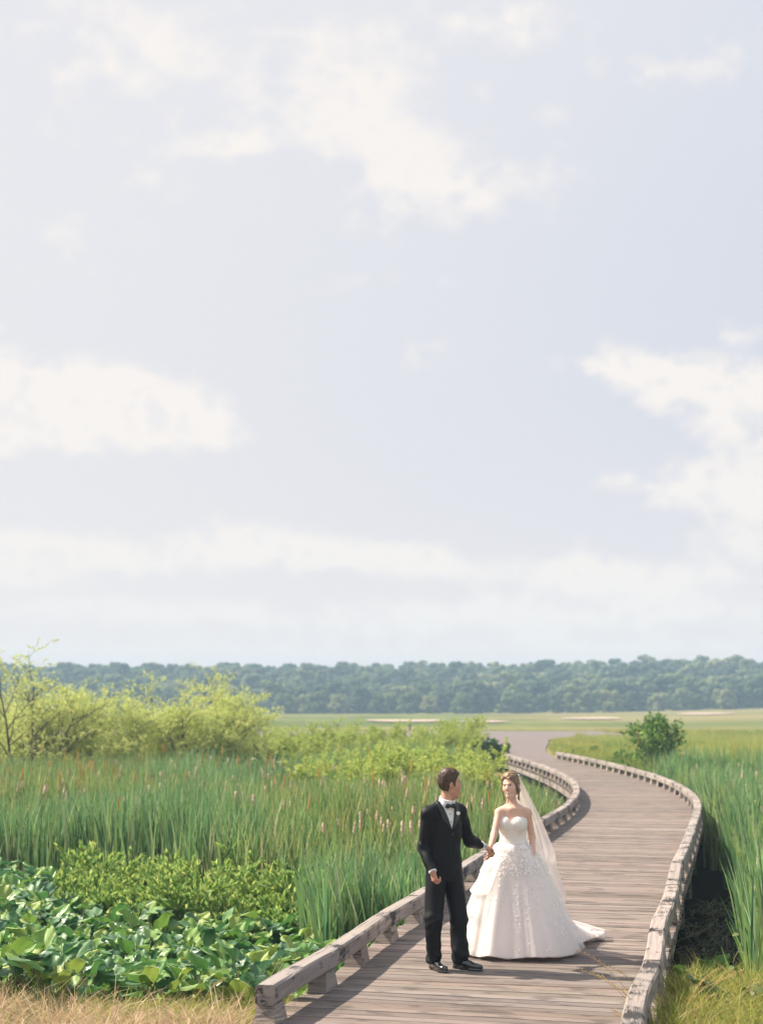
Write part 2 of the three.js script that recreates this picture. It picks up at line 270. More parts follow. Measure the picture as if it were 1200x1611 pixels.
  const pile = new THREE.CylinderGeometry(0.12, 0.13, 1.6, 12); pile.setAttribute('color', new THREE.Float32BufferAttribute(new Array(pile.attributes.position.count * 3).fill(0.75), 3));
  for (let s = S0 + 4; s < S1 - 1; s += 3.6) for (const off of [-HALF + 0.28, HALF - 0.28]) { const q = along(s), o = part('pile', pile, beamWood, boardwalk); const P = q.p.clone().addScaledVector(q.n, off); o.position.set(P.x, -0.86, P.z); }
}

// ------------------------------------------------------------------ plants
const railGap = (x, z) => deckGap(x, z) - HALF;           // distance outside the deck's edge
const viewX = (z) => 0.265 * Math.abs(z) + 1.2;           // a little wider than what the lens takes in
// a clump of ribbon blades; every blade keeps one colour
function tuft(r, n, h0, h1, w, spread, lean, segs, cols, droop = 0.5) {
  const F = new Faces();
  for (let i = 0; i < n; i++) {
    const a = r() * 6.283, q = Math.sqrt(r()) * spread, x0 = Math.cos(a) * q, z0 = Math.sin(a) * q, h = lerp(h0, h1, r()), d = r() * 6.283, ln = lean * (0.25 + r()) * h, f = r() * 3.14, ww = w * (0.65 + 0.7 * r()), c = vary(cols[(r() * cols.length) | 0], r, 0.16, 0.08), dr = droop * r();
    let p = null;
    for (let k = 0; k <= segs; k++) {
      const t = k / segs, bend = ln * t * t * (1 + dr * t), y = h * t * (1 - 0.32 * dr * lean * t * t * 2), x = x0 + Math.cos(d) * bend, z = z0 + Math.sin(d) * bend, hw = ww * 0.5 * (t < 0.7 ? 1 : (1 - t) / 0.3 + 0.06), ff = f + t * 0.9;
      const l = F.v(x - Math.cos(ff) * hw, y, z - Math.sin(ff) * hw, c), m = F.v(x + Math.cos(ff) * hw, y, z + Math.sin(ff) * hw, c);
      if (p) F.quad(p[0], p[1], m, l); p = [l, m];
    }
  }
  return F.geo();
}
function scatter(name, geos, mat, places, label, category) {           // uncountable growth: one instanced object for each clump shape
  const by = geos.map(() => []); places.forEach((p, i) => by[i % geos.length].push(p));
  const m = new THREE.Matrix4(), q = new THREE.Quaternion(), up = V(0, 1, 0), col = new THREE.Color();
  geos.forEach((g, k) => {
    const o = lightOn(new THREE.InstancedMesh(g, mat, by[k].length)); o.name = numbered(name); tag(o, label, category, null, 'stuff');
    by[k].forEach(([x, y, z, s, sy, turn, c], i) => { m.compose(V(x, y, z), q.setFromAxisAngle(up, turn), V(s, sy, s)); o.setMatrixAt(i, m); o.setColorAt(i, col.setRGB(...c)); });
    scene.add(o);
  });
}

// --- reed bed (leaves of the cattails), both sides of the boardwalk
const REED = [[0.20, 0.31, 0.115], [0.155, 0.275, 0.125], [0.27, 0.36, 0.12], [0.34, 0.40, 0.14], [0.08, 0.155, 0.075], [0.46, 0.47, 0.25]];
const frontZ = (x) => x > -0.6 ? -17.2 : x > -1.6 ? lerp(-17.2, -21.5, (-0.6 - x)) : lerp(-21.5, -25, smooth(-1.6, -6, x));
const inReeds = (x, z) => {
  const gap = railGap(x, z), cx = z > -72 ? cxAt(z) : 6;
  if (x < cx) { const f = frontZ(x) + (noise3(x * 0.9, 3, z * 0.3) - 0.5) * 1.4; return z < f && z > -47 - (x > -3 ? smooth(-3, 1, x) * 10 : 0) && gap > 0.12 && Math.abs(x) < viewX(z) + 1; }
  return z < -13.6 && z > -47 && gap > 0.55 + 0.5 * noise3(x, z, 4) - smooth(-24, -32, z) * 0.5 && x < viewX(z) + 2.5;
};
{
  const r = rng(21), geos = []; for (let i = 0; i < 7; i++) geos.push(tuft(r, 12, 1.05, 2.05, 0.030, 0.17, 0.10, 6, REED, 1.1));
  const places = [];
  for (let i = 0; i < 60000 && places.length < 17000; i++) {
    const z = -13.5 - 45 * Math.pow(r(), 0.85), x = lerp(-viewX(z) - 1, viewX(z) + 2.5, r());
    if (!inReeds(x, z) || fbm(x * 0.8, 2, z * 0.8, 2) < 0.32) continue;
    const hum = 0.74 + 0.5 * fbm(x * 0.3, 8, z * 0.3, 3), warm = smooth(0.45, 0.7, fbm(x * 0.22 + 4, 1, z * 0.22, 2)) + (z < -38 ? 0.08 : 0);
    const left = x < cxAt(z), low = left ? lerp(1, 0.42, smooth(0.052, 0.075, x / -z) * smooth(-27, -34, z)) * lerp(1, 0.8, smooth(-23, -19, z) * smooth(-2, -0.8, x)) : 1;
    places.push([x, ground(x, z) - 0.03, z, 1, low * hum * (0.9 + 0.2 * r()), r() * 6.28, [lerp(0.9, 1.35, warm * r()), lerp(0.95, 1.15, r()), lerp(1.05, 0.7, warm * r())]]);
  }
  scatter('reed_bed', geos, M.reed, places, 'dense bed of tall green cattail leaves standing in the marsh', 'reeds');
  // dead stalks between them
  const dead = []; for (let i = 0; i < 3; i++) dead.push(tuft(r, 5, 0.9, 1.7, 0.012, 0.2, 0.18, 4, [[0.42, 0.31, 0.2], [0.34, 0.25, 0.16], [0.5, 0.4, 0.28]], 1));
  const dp = []; for (let i = 0; i < 9000 && dp.length < 900; i++) { const z = -14 - 33 * r(), x = lerp(-viewX(z), viewX(z) + 2, r()); if (inReeds(x, z) && noise3(x * 0.7, 9, z * 0.7) > 0.45) dp.push([x, ground(x, z) - 0.02, z, 1, 0.75 + 0.4 * r(), r() * 6.28, [1, 1, 1]]); }
  scatter('dead_stalks', dead, M.straw, dp, 'dry tan stalks standing among the green cattails', 'stalks');
}
// fallen leaves lying in the dark ditch
{
  const r = rng(29), lit = []; for (let i = 0; i < 3; i++) { const F = new Faces(); for (let k = 0; k < 10; k++) { const a = r() * 6.28, x = (r() - 0.5) * 0.5, z = (r() - 0.5) * 0.5, L = 0.3 + 0.5 * r(), w = 0.012, c = vary([[0.13, 0.105, 0.07], [0.08, 0.085, 0.05], [0.06, 0.09, 0.05]][(r() * 3) | 0], r, 0.2, 0.05), y = 0.02 + 0.12 * r(), dx = Math.cos(a), dz = Math.sin(a); let p = null; for (let j = 0; j <= 3; j++) { const t = j / 3, yy = y + 0.16 * r() * Math.sin(t * 3.1), l = F.v(x + dx * L * t - dz * w, yy, z + dz * L * t + dx * w, c), m = F.v(x + dx * L * t + dz * w, yy, z + dz * L * t - dx * w, c); if (p) F.quad(p[0], p[1], m, l); p = [l, m]; } } lit.push(F.geo()); }
  const pl = []; for (let i = 0; i < 3000 && pl.length < 150; i++) { const z = -13 - 12 * r(), x = cxAt(z) + HALF + 0.05 + 1.6 * r(); pl.push([x, ground(x, z) + 0.01, z, 1, 1, r() * 6.28, [1, 1, 1]]); }
  scatter('fallen_leaves', lit, M.straw, pl, 'fallen reed leaves lying in the dark ditch', 'leaves');
}
// --- cattail heads: each stalk with its head is a plant of its own
{
  const r = rng(31), fluffy = (len, rad, lump, col) => { const F = new Faces(), n = 9, sd = 7; let p = null; for (let i = 0; i <= n; i++) { const t = i / n, ring = []; for (let k = 0; k < sd; k++) { const a = (k / sd) * 6.283, q = rad * Math.pow(Math.sin(Math.PI * clamp(t * 0.94 + 0.03)), 0.4) * (1 + (r() - 0.5) * lump); ring.push(F.v(Math.cos(a) * q, t * len, Math.sin(a) * q, vary(col, r, 0.12, 0.05))); } if (p) for (let k = 0; k < sd; k++) F.quad(p[k], p[(k + 1) % sd], ring[(k + 1) % sd], ring[k]); p = ring; } return F.geo(true); };
  const headMat = new THREE.MeshStandardMaterial({ vertexColors: true, roughness: 1 });
  const protos = [];
  for (let i = 0; i < 6; i++) {
    const tan = i < 4, h = 1.45 + 0.4 * r(), S = new Faces(), b = [V(0, 0, 0), V(0.02, h * 0.5, 0.01), V(0.05 * (r() - 0.5) + 0.03, h, 0.04 * (r() - 0.5))];
    tube(S, b, [0.006, 0.005, 0.004], 5);
    const g = new THREE.Group();
    const st = lightOn(new THREE.Mesh(S.geo(true), M.stem)); st.name = 'stem'; g.add(st);
    const hd = lightOn(new THREE.Mesh(tan ? fluffy(0.12 + 0.06 * r(), 0.016 + 0.009 * r(), 0.8, [0.56, 0.42, 0.31]) : fluffy(0.26, 0.0135, 0.15, [0.50, 0.26, 0.055]), headMat)); hd.name = 'seed_head'; hd.position.copy(b[2]).y -= 0.02; hd.rotation.set((r() - 0.5) * 0.3, r() * 6, (r() - 0.5) * 0.3); g.add(hd);
    protos.push(g);
  }
  const put = (i, x, z, s) => { if (x < cxAt(z) && x / -z > 0.06 && z < -29) s *= 0.6; const o = protos[i].clone(); o.name = numbered('cattail'); o.position.set(x, ground(x, z), z); o.rotation.set((r() - 0.5) * 0.12, r() * 6.28, (r() - 0.5) * 0.12); o.scale.set(1, s, 1); scene.add(o); tag(o, i < 4 ? 'cattail with a fluffy tan pink seed head among the green reeds' : 'cattail with a slim orange spike among the green reeds', 'cattail', i < 4 ? 'cattails gone to seed' : 'cattails with orange spikes'); };
  let n = 0; const patches = [[-4.6, -27.5, 1.2], [-3.6, -28.5, 1], [-2.6, -26, 1.3], [-0.2, -23.5, 1.4], [0.9, -24, 1.3], [0.3, -21, 1], [-6, -29, 1.6], [1.8, -28, 1.4], [3.2, -34, 1.5], [3.9, -40, 1.5], [-1.2, -31, 2], [-1, -27.5, 1.6], [0.2, -29.5, 1.5]];
  while (n < 235) { const [px, pz, pr] = patches[(r() * patches.length) | 0], loose = r() < 0.5, x = loose ? lerp(-8, 4.5, r()) : px + (r() + r() - 1) * pr, z = loose ? -22 - 24 * r() : pz + (r() + r() - 1) * pr * 2; if (!inReeds(x, z)) continue; put((r() * 4) | 0, x, z, 0.86 + 0.28 * r()); n++; }
  n = 0; while (n < 130) { const z = -24 - 21 * r(), x = lerp(-viewX(z), 4, r()); if (!inReeds(x, z)) continue; put(4 + ((r() * 2) | 0), x, z, 0.9 + 0.22 * r()); n++; }
  n = 0; while (n < 26) { const z = -22 - 24 * r(), x = lerp(5, viewX(z) + 1, r()); if (!inReeds(x, z)) continue; put((r() * 4) | 0, x, z, 0.85 + 0.25 * r()); n++; }
}

// --- trees and shrubs: limbs by branching, leaves along the twigs
function woody(r, o) {
  const T = new Faces(), L = new Faces();
  const leaf = (p, d, len, wid, c) => {
    const s = V(r() - 0.5, r() - 0.5, r() - 0.5).cross(d).normalize().multiplyScalar(wid / 2), e = p.clone().addScaledVector(d, len), m = p.clone().addScaledVector(d, len * 0.45); m.y += len * 0.08;
    const a = L.v(p.x, p.y, p.z, c), b = L.v(m.x + s.x, m.y + s.y, m.z + s.z, c), f = L.v(e.x, e.y, e.z, c), g = L.v(m.x - s.x, m.y - s.y, m.z - s.z, c); L.tri(a, b, f); L.tri(a, f, g);
  };
  const grow = (p, d, len, rad, lev) => {
    const n = 4, pts = [p.clone()], rs = [rad]; let q = p.clone(), dd = d.clone();
    for (let i = 1; i <= n; i++) { dd.add(V((r() - 0.5) * o.wander, (r() - 0.5) * o.wander * 0.6 + (lev < 2 ? o.rise : -o.droop), (r() - 0.5) * o.wander)).normalize(); q = q.clone().addScaledVector(dd, len / n); pts.push(q); rs.push(rad * (1 - 0.72 * i / n)); }
    if (rad > 0.0035) tube(T, pts, rs, lev === 0 ? 7 : lev === 1 ? 5 : 3);
    if (lev >= o.levels) {
      for (let k = 0; k < o.leaves; k++) { const t = 0.1 + 0.9 * r(), i = Math.min(n - 1, Math.floor(t * n)), b = pts[i].clone().lerp(pts[i + 1], t * n - i), dir = dd.clone().multiplyScalar(o.follow).add(V(r() - 0.5, r() - 0.5 - o.hang, r() - 0.5)).normalize(); leaf(b, dir, o.leaf * (0.6 + 0.7 * r()), o.leaf * o.slim * (0.7 + 0.6 * r()), vary(o.cols[(r() * o.cols.length) | 0], r, 0.18, 0.1)); }
      return;
    }
    const kids = o.kids[lev];
    for (let k = 0; k < kids; k++) {
      const t = lev === 0 ? lerp(o.bare, 1, (k + r()) / kids) : lerp(0.25, 1, (k + r()) / kids), i = Math.min(n - 1, Math.floor(t * n)), b = pts[i].clone().lerp(pts[i + 1], t * n - i);
      const side = V(r() - 0.5, (r() - 0.3) * 0.5, r() - 0.5).normalize(), nd = dd.clone().multiplyScalar(o.fork).add(side).normalize();
      grow(b, nd, len * lerp(o.short, o.short * 1.3, r()) * (1 - 0.35 * (lev === 0 ? t - o.bare : 0)), rad * 0.5 * (1.05 - 0.5 * t), lev + 1);
    }
  };
  for (let s = 0; s < o.stems; s++) { const a = (s / o.stems) * 6.283 + r(), tilt = o.tilt * (0.4 + 0.8 * r()); grow(V(Math.cos(a) * 0.06 * o.stems, 0, Math.sin(a) * 0.06 * o.stems), V(Math.cos(a) * tilt, 1, Math.sin(a) * tilt).normalize(), o.h * (0.75 + 0.3 * r()), o.rad, 0); }
  return { trunk: T.geo(true), crown: L.geo() };
}
// leaves gathered in loose lobes, thinning outwards
function lobes(r, list, per, leafL, slim, cols, up = 0) {
  const L = new Faces(), g = () => (r() + r() + r() - 1.5) / 1.5;
  for (const [x, y, z, q] of list) for (let k = 0; k < per * q * q; k++) {
    const d = V(r() * 2 - 1, r() * 2 - 1, r() * 2 - 1).normalize(), rad = q * Math.pow(r(), 0.42) * (0.85 + 0.35 * r()), p = V(x + d.x * rad, y + d.y * rad * 0.9, z + d.z * rad), dir = d.clone().multiplyScalar(0.5).add(V(g(), g() + up, g())).normalize(), s = V(g(), g(), g()).cross(dir).normalize().multiplyScalar(leafL * slim * (0.35 + 0.3 * r())), len = leafL * (0.6 + 0.7 * r()), m = p.clone().addScaledVector(dir, len * 0.45), e = p.clone().addScaledVector(dir, len), c = vary(cols[(r() * cols.length) | 0], r, 0.18, 0.08);
    if (p.y < 0.05) continue;
    const a = L.v(p.x, p.y, p.z, c), b = L.v(m.x + s.x, m.y + s.y + len * 0.06, m.z + s.z, c), f = L.v(e.x, e.y, e.z, c), h = L.v(m.x - s.x, m.y - s.y + len * 0.06, m.z - s.z, c); L.tri(a, b, f); L.tri(a, f, h);
  }
  return L.geo();
}
function lobeList(r, n, rx, y0, y1, q0, q1) { const out = []; for (let i = 0; i < n; i++) { const t = (i + r()) / n, y = lerp(y0, y1, t), a = r() * 6.283, w = rx * Math.sqrt(Math.max(0.02, 1 - Math.pow(t * 1.02, 2.2))) * Math.sqrt(r()); out.push([Math.cos(a) * w, y, Math.sin(a) * w, lerp(q0, q1, r()) * (1 - 0.35 * t)]); } return out; }
const withLobes = (w, g) => ({ trunk: w.trunk, crown: mergeGeometries([w.crown, g]) });
function plantThing(name, w, mat, label, cat, group, x, z, s = 1, turn = 0, dy = 0) { const t = thing(name, label, cat, group, [x, ground(x, z) - 0.02 + dy, z], turn); t.scale.setScalar(s); part('trunk', w.trunk, M.bark, t); part('crown', w.crown, mat, t); return t; }
const WILLOW = [[0.54, 0.61, 0.20], [0.61, 0.66, 0.23], [0.42, 0.52, 0.17], [0.66, 0.68, 0.30]];
{
  const r = rng(77), base = { wander: 0.28, rise: 0.02, droop: 0.03, levels: 3, leaves: 22, follow: 0.55, hang: 0.08, leaf: 0.10, slim: 0.28, cols: WILLOW, kids: [9, 7, 5], bare: 0.2, fork: 0.75, short: 0.42, stems: 5, tilt: 0.27, h: 3.1, rad: 0.042 };
  const list = [
    ['tall thin willow with sparse leaves and a dark leaning trunk', -11.1, -46.6, { stems: 3, h: 4.2, leaves: 20, kids: [10, 5, 3], tilt: 0.3, rad: 0.06, bare: 0.25, short: 0.4 }, 1.0],
    ['round willow bush beside the tall thin willow', -11.6, -48.8, { h: 3.1, stems: 5 }, 1.0],
    ['broad pale willow between the tall thin willow and the small upright one', -10.0, -49.2, { h: 3.4, stems: 6, tilt: 0.27 }, 1.05],
    ['bushy willow set back behind the broad pale one', -13.8, -52, { h: 3.3, stems: 5 }, 1.0],
    ['small upright willow with a visible dark stem', -8.25, -47.4, { h: 3.2, stems: 3, tilt: 0.2, rad: 0.05 }, 1.0],
    ['full rounded willow next to the small upright willow', -6.9, -49.3, { h: 3.0, stems: 5, tilt: 0.3 }, 1.0],
    ['dense willow with deep green inside at the end of the row', -5.75, -48.4, { h: 3.0, stems: 6, leaves: 18, tilt: 0.33 }, 1.04],
    ['feathery willow top behind the dense end willow', -5.3, -51.0, { h: 3.2, stems: 5, tilt: 0.3 }, 1.05],
  ];
  for (const [label, x, z, o, s] of list) { const thin = o.leaves === 20, w = woody(r, { ...base, ...o, leaves: thin ? 16 : 9 }); plantThing('willow_tree', withLobes(w, lobes(r, lobeList(r, thin ? 7 : 15, (thin ? 0.8 : 0.27) * (thin ? 1 : o.h ?? 3), 0.7, (o.h ?? 3) * (thin ? 0.8 : 1.02), 0.35, thin ? 0.5 : 0.75), thin ? 800 : 1900, 0.1, 0.3, WILLOW)), M.willow, label, 'tree', 'willows behind the reeds', x, z, s, r() * 6); }
  // low saplings between the willows and the path
  const sap = []; for (let i = 0; i < 4; i++) sap.push(woody(r, { ...base, levels: 2, kids: [9, 6], leaves: 34, h: 1.7, stems: 7, rad: 0.02, tilt: 0.6, leaf: 0.1, cols: [[0.48, 0.56, 0.14], [0.40, 0.50, 0.13], [0.55, 0.60, 0.17], [0.30, 0.41, 0.11]] }));
  const spots = [[-2.7, -49], [-1.6, -51.5], [-0.6, -50], [0.4, -52.5], [-2.2, -55], [0.9, -46.8], [1.8, -48.5], [2.3, -47.2], [2.2, -51.5], [2.7, -53], [-0.4, -56], [1.4, -56.5], [-3.2, -60], [-1.2, -62], [0.8, -62], [2.5, -58], [3.1, -60.5], [-4.6, -66], [-2.4, -69], [0.2, -70], [2.3, -68], [3.6, -68.5], [-6, -74], [-3, -78], [0, -80], [2.8, -76], [1.6, -64.5], [3.9, -74], [-7.4, -60], [-9.6, -66], [-0.9, -38], [0.2, -36.5], [1.2, -37.5], [1.7, -39.5], [0.6, -40.5], [-0.3, -43], [1.6, -43.5], [2.1, -43], [-1.7, -41.5]];
  spots.forEach(([x, z]) => { const k = (r() * 4) | 0; plantThing('willow_sapling', sap[k], M.willow, 'low yellow green willow sapling in the thicket before the path', 'shrub', 'saplings of the thicket', x, z, (z > -46 ? 0.86 : 0.68) + 0.3 * r(), r() * 6, z > -60 ? -0.05 : 0); });
  // shrub with white flower heads at the end of the willow row
  const el = woody(r, { ...base, levels: 2, kids: [7, 5], leaves: 30, h: 1.6, stems: 6, rad: 0.02, slim: 0.5, cols: [[0.10, 0.16, 0.04], [0.15, 0.2, 0.05]] });
  const et = plantThing('elder_shrub', el, M.shrub, 'green shrub with small white flower clusters beside the dense willow', 'shrub', null, -3.9, -46.9, 1.0);
  const fl = new Faces(); for (let i = 0; i < 60; i++) { const a = r() * 6.28, q = r() * 0.09; tube(fl, [V(Math.cos(a) * q, 0, Math.sin(a) * q), V(Math.cos(a) * q, 0.02 + 0.02 * r(), Math.sin(a) * q)], [0.012, 0.006], 4); }
  const fg = fl.geo(true), fm = new THREE.MeshStandardMaterial({ color: new THREE.Color().setRGB(0.75, 0.72, 0.62), roughness: 0.9 });
  for (const [x, y, z] of [[0.2, 1.55, 0.6], [-0.4, 1.45, 0.5], [0.5, 1.35, 0.45], [-0.1, 1.7, 0.2], [0.65, 1.6, 0.1], [-0.65, 1.25, 0.5]]) part('flower_cluster', fg, fm, et).position.set(x, y, z);
  // leafy bush right of the boardwalk, dark bush left of its far end, low green shrub by the kerb's end
  const BIG = [[0.10, 0.20, 0.045], [0.15, 0.27, 0.055], [0.23, 0.36, 0.075], [0.085, 0.18, 0.05]];
  const big = { ...base, levels: 3, kids: [8, 6, 4], leaves: 8, leaf: 0.15, slim: 0.62, h: 2.0, stems: 6, rad: 0.03, tilt: 0.1, cols: BIG, follow: 0.5, hang: 0.1 };
  const rb = rng(501), few = { ...big, levels: 2, kids: [7, 5], leaves: 6, tilt: 0.3 };
  plantThing('leafy_bush', withLobes(woody(rb, { ...few, h: 1.7, stems: 5 }), lobes(rb, lobeList(rb, 22, 0.56, 0.25, 2.1, 0.32, 0.5), 800, 0.15, 0.75, BIG, 0.2)), M.shrub, 'large broad leaved green bush beside the far kerb of the boardwalk', 'bush', null, 9.55, -51.5, 1.06);
  plantThing('leafy_bush', withLobes(woody(rb, { ...few, h: 0.8, stems: 4 }), lobes(rb, lobeList(rb, 8, 0.6, 0.2, 0.9, 0.25, 0.4), 700, 0.12, 0.7, [[0.2, 0.3, 0.07], [0.26, 0.36, 0.08]], 0.2)), M.shrub, 'smaller light green bush behind the large leafy bush', 'bush', null, 9.3, -56.0, 1.0);
  plantThing('dark_bush', withLobes(woody(rb, { ...few, h: 1.0, stems: 5, cols: [[0.05, 0.11, 0.035]] }), lobes(rb, lobeList(rb, 10, 0.55, 0.25, 1.25, 0.25, 0.42), 800, 0.13, 0.7, [[0.045, 0.105, 0.04], [0.07, 0.145, 0.05]], 0.2)), M.shrub, 'dark green bush at the far end of the boardwalk by the path', 'bush', null, 4.6, -63.5, 1.0);
  plantThing('low_shrub', woody(r, { ...big, h: 0.55, stems: 6, tilt: 0.8, leaf: 0.1, rad: 0.012 }), M.shrub, 'low dark green shrub behind the end of the far kerb', 'shrub', null, 9.1, -66.0, 1.0);
  // foreground shrubs between the water plants and the reeds
  const FORE = [[0.36, 0.50, 0.13], [0.28, 0.42, 0.11], [0.16, 0.29, 0.085], [0.52, 0.62, 0.19]];
  const fo = []; for (let i = 0; i < 3; i++) fo.push(woody(r, { ...base, levels: 2, kids: [9, 6], leaves: 15, leaf: 0.088, slim: 0.48, h: 0.85, stems: 8, rad: 0.012, tilt: 0.75, cols: FORE, follow: 0.9, hang: -0.35, droop: -0.02, short: 0.45, bare: 0.3 }));
  [[-3.5, -20.9, 1.0], [-2.95, -20.4, 0.95], [-3.2, -21.6, 1.1], [-2.4, -20.1, 1.0], [-1.85, -19.9, 1.1], [-1.4, -19.6, 1.0], [-2.1, -21.0, 1.15], [-3.8, -22.0, 1.15], [-1.5, -20.5, 1.15]].forEach(([x, z, s], i) => plantThing('marsh_shrub', fo[i % 3], M.shrub, 'low leafy yellow green shrub between the broad water leaves and the reeds', 'shrub', 'marsh shrubs before the reeds', x, z, s, r() * 6));
}

// --- broad-leaved water plants: each plant a rosette of stalked leaves
{
  const r = rng(91);
  function padLeaf(len, wid, cup, fold, wave) {              // arrow-heart leaf, tip along +z, sinus at the stalk
    const F = new Faces(), nu = 10, nv = 11, idx = [];
    const c = [1, 1, 1];
    for (let j = 0; j <= nv; j++) { const t = j / nv, row = []; for (let i = 0; i <= nu; i++) { const u = (i / nu) * 2 - 1, prof = t < 0.3 ? lerp(0.55, 1, Math.sin((t / 0.3) * 1.57)) : Math.pow(Math.max(0.0004, Math.cos(((t - 0.3) / 0.7) * 1.57)), 0.5), lobes = t < 0.22 ? -len * 0.20 * Math.pow(Math.abs(u), 0.8) * (1 - t / 0.22) : 0; const x = u * wid * 0.5 * prof, z = (t - 0.12) * len + lobes, y = cup * (x * x) * 3.2 + fold * Math.abs(x) * 0.7 - (t - 0.3) * (t - 0.3) * len * 0.22 + wave * Math.sin(u * 5 + t * 7) * 0.02 * Math.abs(u) + (Math.abs(u) < 0.1 ? -0.004 : 0); row.push(F.v(x, y, z, c, (u + 1) / 2, t)); } idx.push(row); }
    for (let j = 0; j < nv; j++) for (let i = 0; i < nu; i++) { if (j === 0 && (i === nu / 2 - 1 || i === nu / 2)) continue; F.quad(idx[j][i], idx[j][i + 1], idx[j + 1][i + 1], idx[j + 1][i]); }
    return F.geo(true);
  }
  // midrib, side veins and brown specks of the leaf blade
  const veins = dataTex(256, 256, (u, v) => { const a = Math.abs(u - 0.5) * 2, rib = smooth(0.05, 0.015, a), side = smooth(0.80, 0.97, Math.abs(Math.sin((v * 1.0 - a * 0.55) * 34))) * 0.35 * (1 - rib), spot = smooth(0.66, 0.74, tileN(u, v, 9, 9, 4, 3)), n = 0.78 + 0.3 * (tileN(u, v, 18, 18, 7, 3) - 0.5), b = n + 0.16 * rib + 0.12 * side; return [ENC(clamp(lerp(b * (1 + 0.15 * rib), 0.75, spot * 0.5))), ENC(clamp(lerp(b, 0.5, spot * 0.6))), ENC(clamp(b * 0.95))]; }, true);
  M.pad.map = veins;
  const shapes = []; for (let i = 0; i < 7; i++) shapes.push(padLeaf(0.23 + 0.05 * r(), 0.245 + 0.05 * r(), -0.5 + 1.3 * r(), 0.05 + 0.3 * r(), 0.5 + r() * 1.4));
  const tones = [[0.09, 0.25, 0.09], [0.11, 0.30, 0.08], [0.17, 0.38, 0.075], [0.08, 0.22, 0.11], [0.24, 0.43, 0.08], [0.34, 0.48, 0.10]].map((c) => { const m = M.pad.clone(); m.color.setRGB(...c); m.clearcoatRoughness = 0.25 + 0.2 * r(); return m; });
  const protos = [];
  for (let p = 0; p < 9; p++) {
    const g = new THREE.Group(), n = 12 + ((r() * 4) | 0), SF = new Faces();
    for (let k = 0; k < n; k++) {
      const a = (k / n) * 6.283 + r(), q = 0.07 + 0.26 * Math.sqrt(r()), h = 0.34 + 0.30 * r(), x = Math.cos(a) * q, z = Math.sin(a) * q;
      const lf = lightOn(new THREE.Mesh(shapes[(r() * shapes.length) | 0], tones[Math.min(5, (r() * 6.3) | 0)])); lf.name = 'leaf'; lf.position.set(x, h, z); lf.rotation.order = 'YXZ'; lf.rotation.set(-0.15 - 0.85 * r(), -a + 1.57 + (r() - 0.5) * 1.6, (r() - 0.5) * 0.7); lf.scale.setScalar(0.55 + 0.4 * r()); g.add(lf);
      tube(SF, [V(0, 0, 0), V(x * 0.35, h * 0.5, z * 0.35), V(x, h, z)], [0.008, 0.007, 0.005], 5);
    }
    const st = lightOn(new THREE.Mesh(SF.geo(true), M.stem)); st.name = 'stalks'; g.add(st);
    protos.push(g);
  }
  let n = 0; const at = [];
  for (let i = 0; i < 9000 && n < 295; i++) {
    const z = -12.3 - 13.2 * r(), x = lerp(-viewX(z) - 0.2, cxAt(z) - HALF, r()), gap = railGap(x, z), f = frontZ(x);
    if (gap < 0.40 || z < f + 0.15 || (x > -3.9 && x < -0.9 && z < -19.3) || (z > -12.6 + 0.4 * noise3(x * 2, 1, 0) && x < -1.3)) continue;
    if (at.some(([a, b]) => (a - x) ** 2 + (b - z) ** 2 < 0.29 * 0.29)) continue;
    at.push([x, z]); const o = protos[(r() * 9) | 0].clone(); o.name = numbered('water_plant'); o.position.set(x, ground(x, z), z); o.rotation.y = r() * 6.283; const s = 0.85 + 0.3 * r(); o.scale.set(s, s * (0.9 + 0.25 * r()), s); scene.add(o); n++;
    tag(o, 'broad leaved green water plant standing in the marsh beside the timber kerb', 'water plant', 'broad leaved water plants');
  }
  [[3.15, -14.9, 0.62], [3.45, -15.6, 0.7], [3.65, -16.8, 0.75], [3.9, -17.8, 0.75]].forEach(([x, z, s]) => { const o = protos[(r() * 9) | 0].clone(); o.name = numbered('water_plant'); o.position.set(x, ground(x, z) - 0.12, z); o.rotation.y = r() * 6; o.scale.setScalar(s); scene.add(o); tag(o, 'broad leaved plant in the dark ditch between the boardwalk and the reeds', 'water plant', 'plants in the dark ditch'); });
}

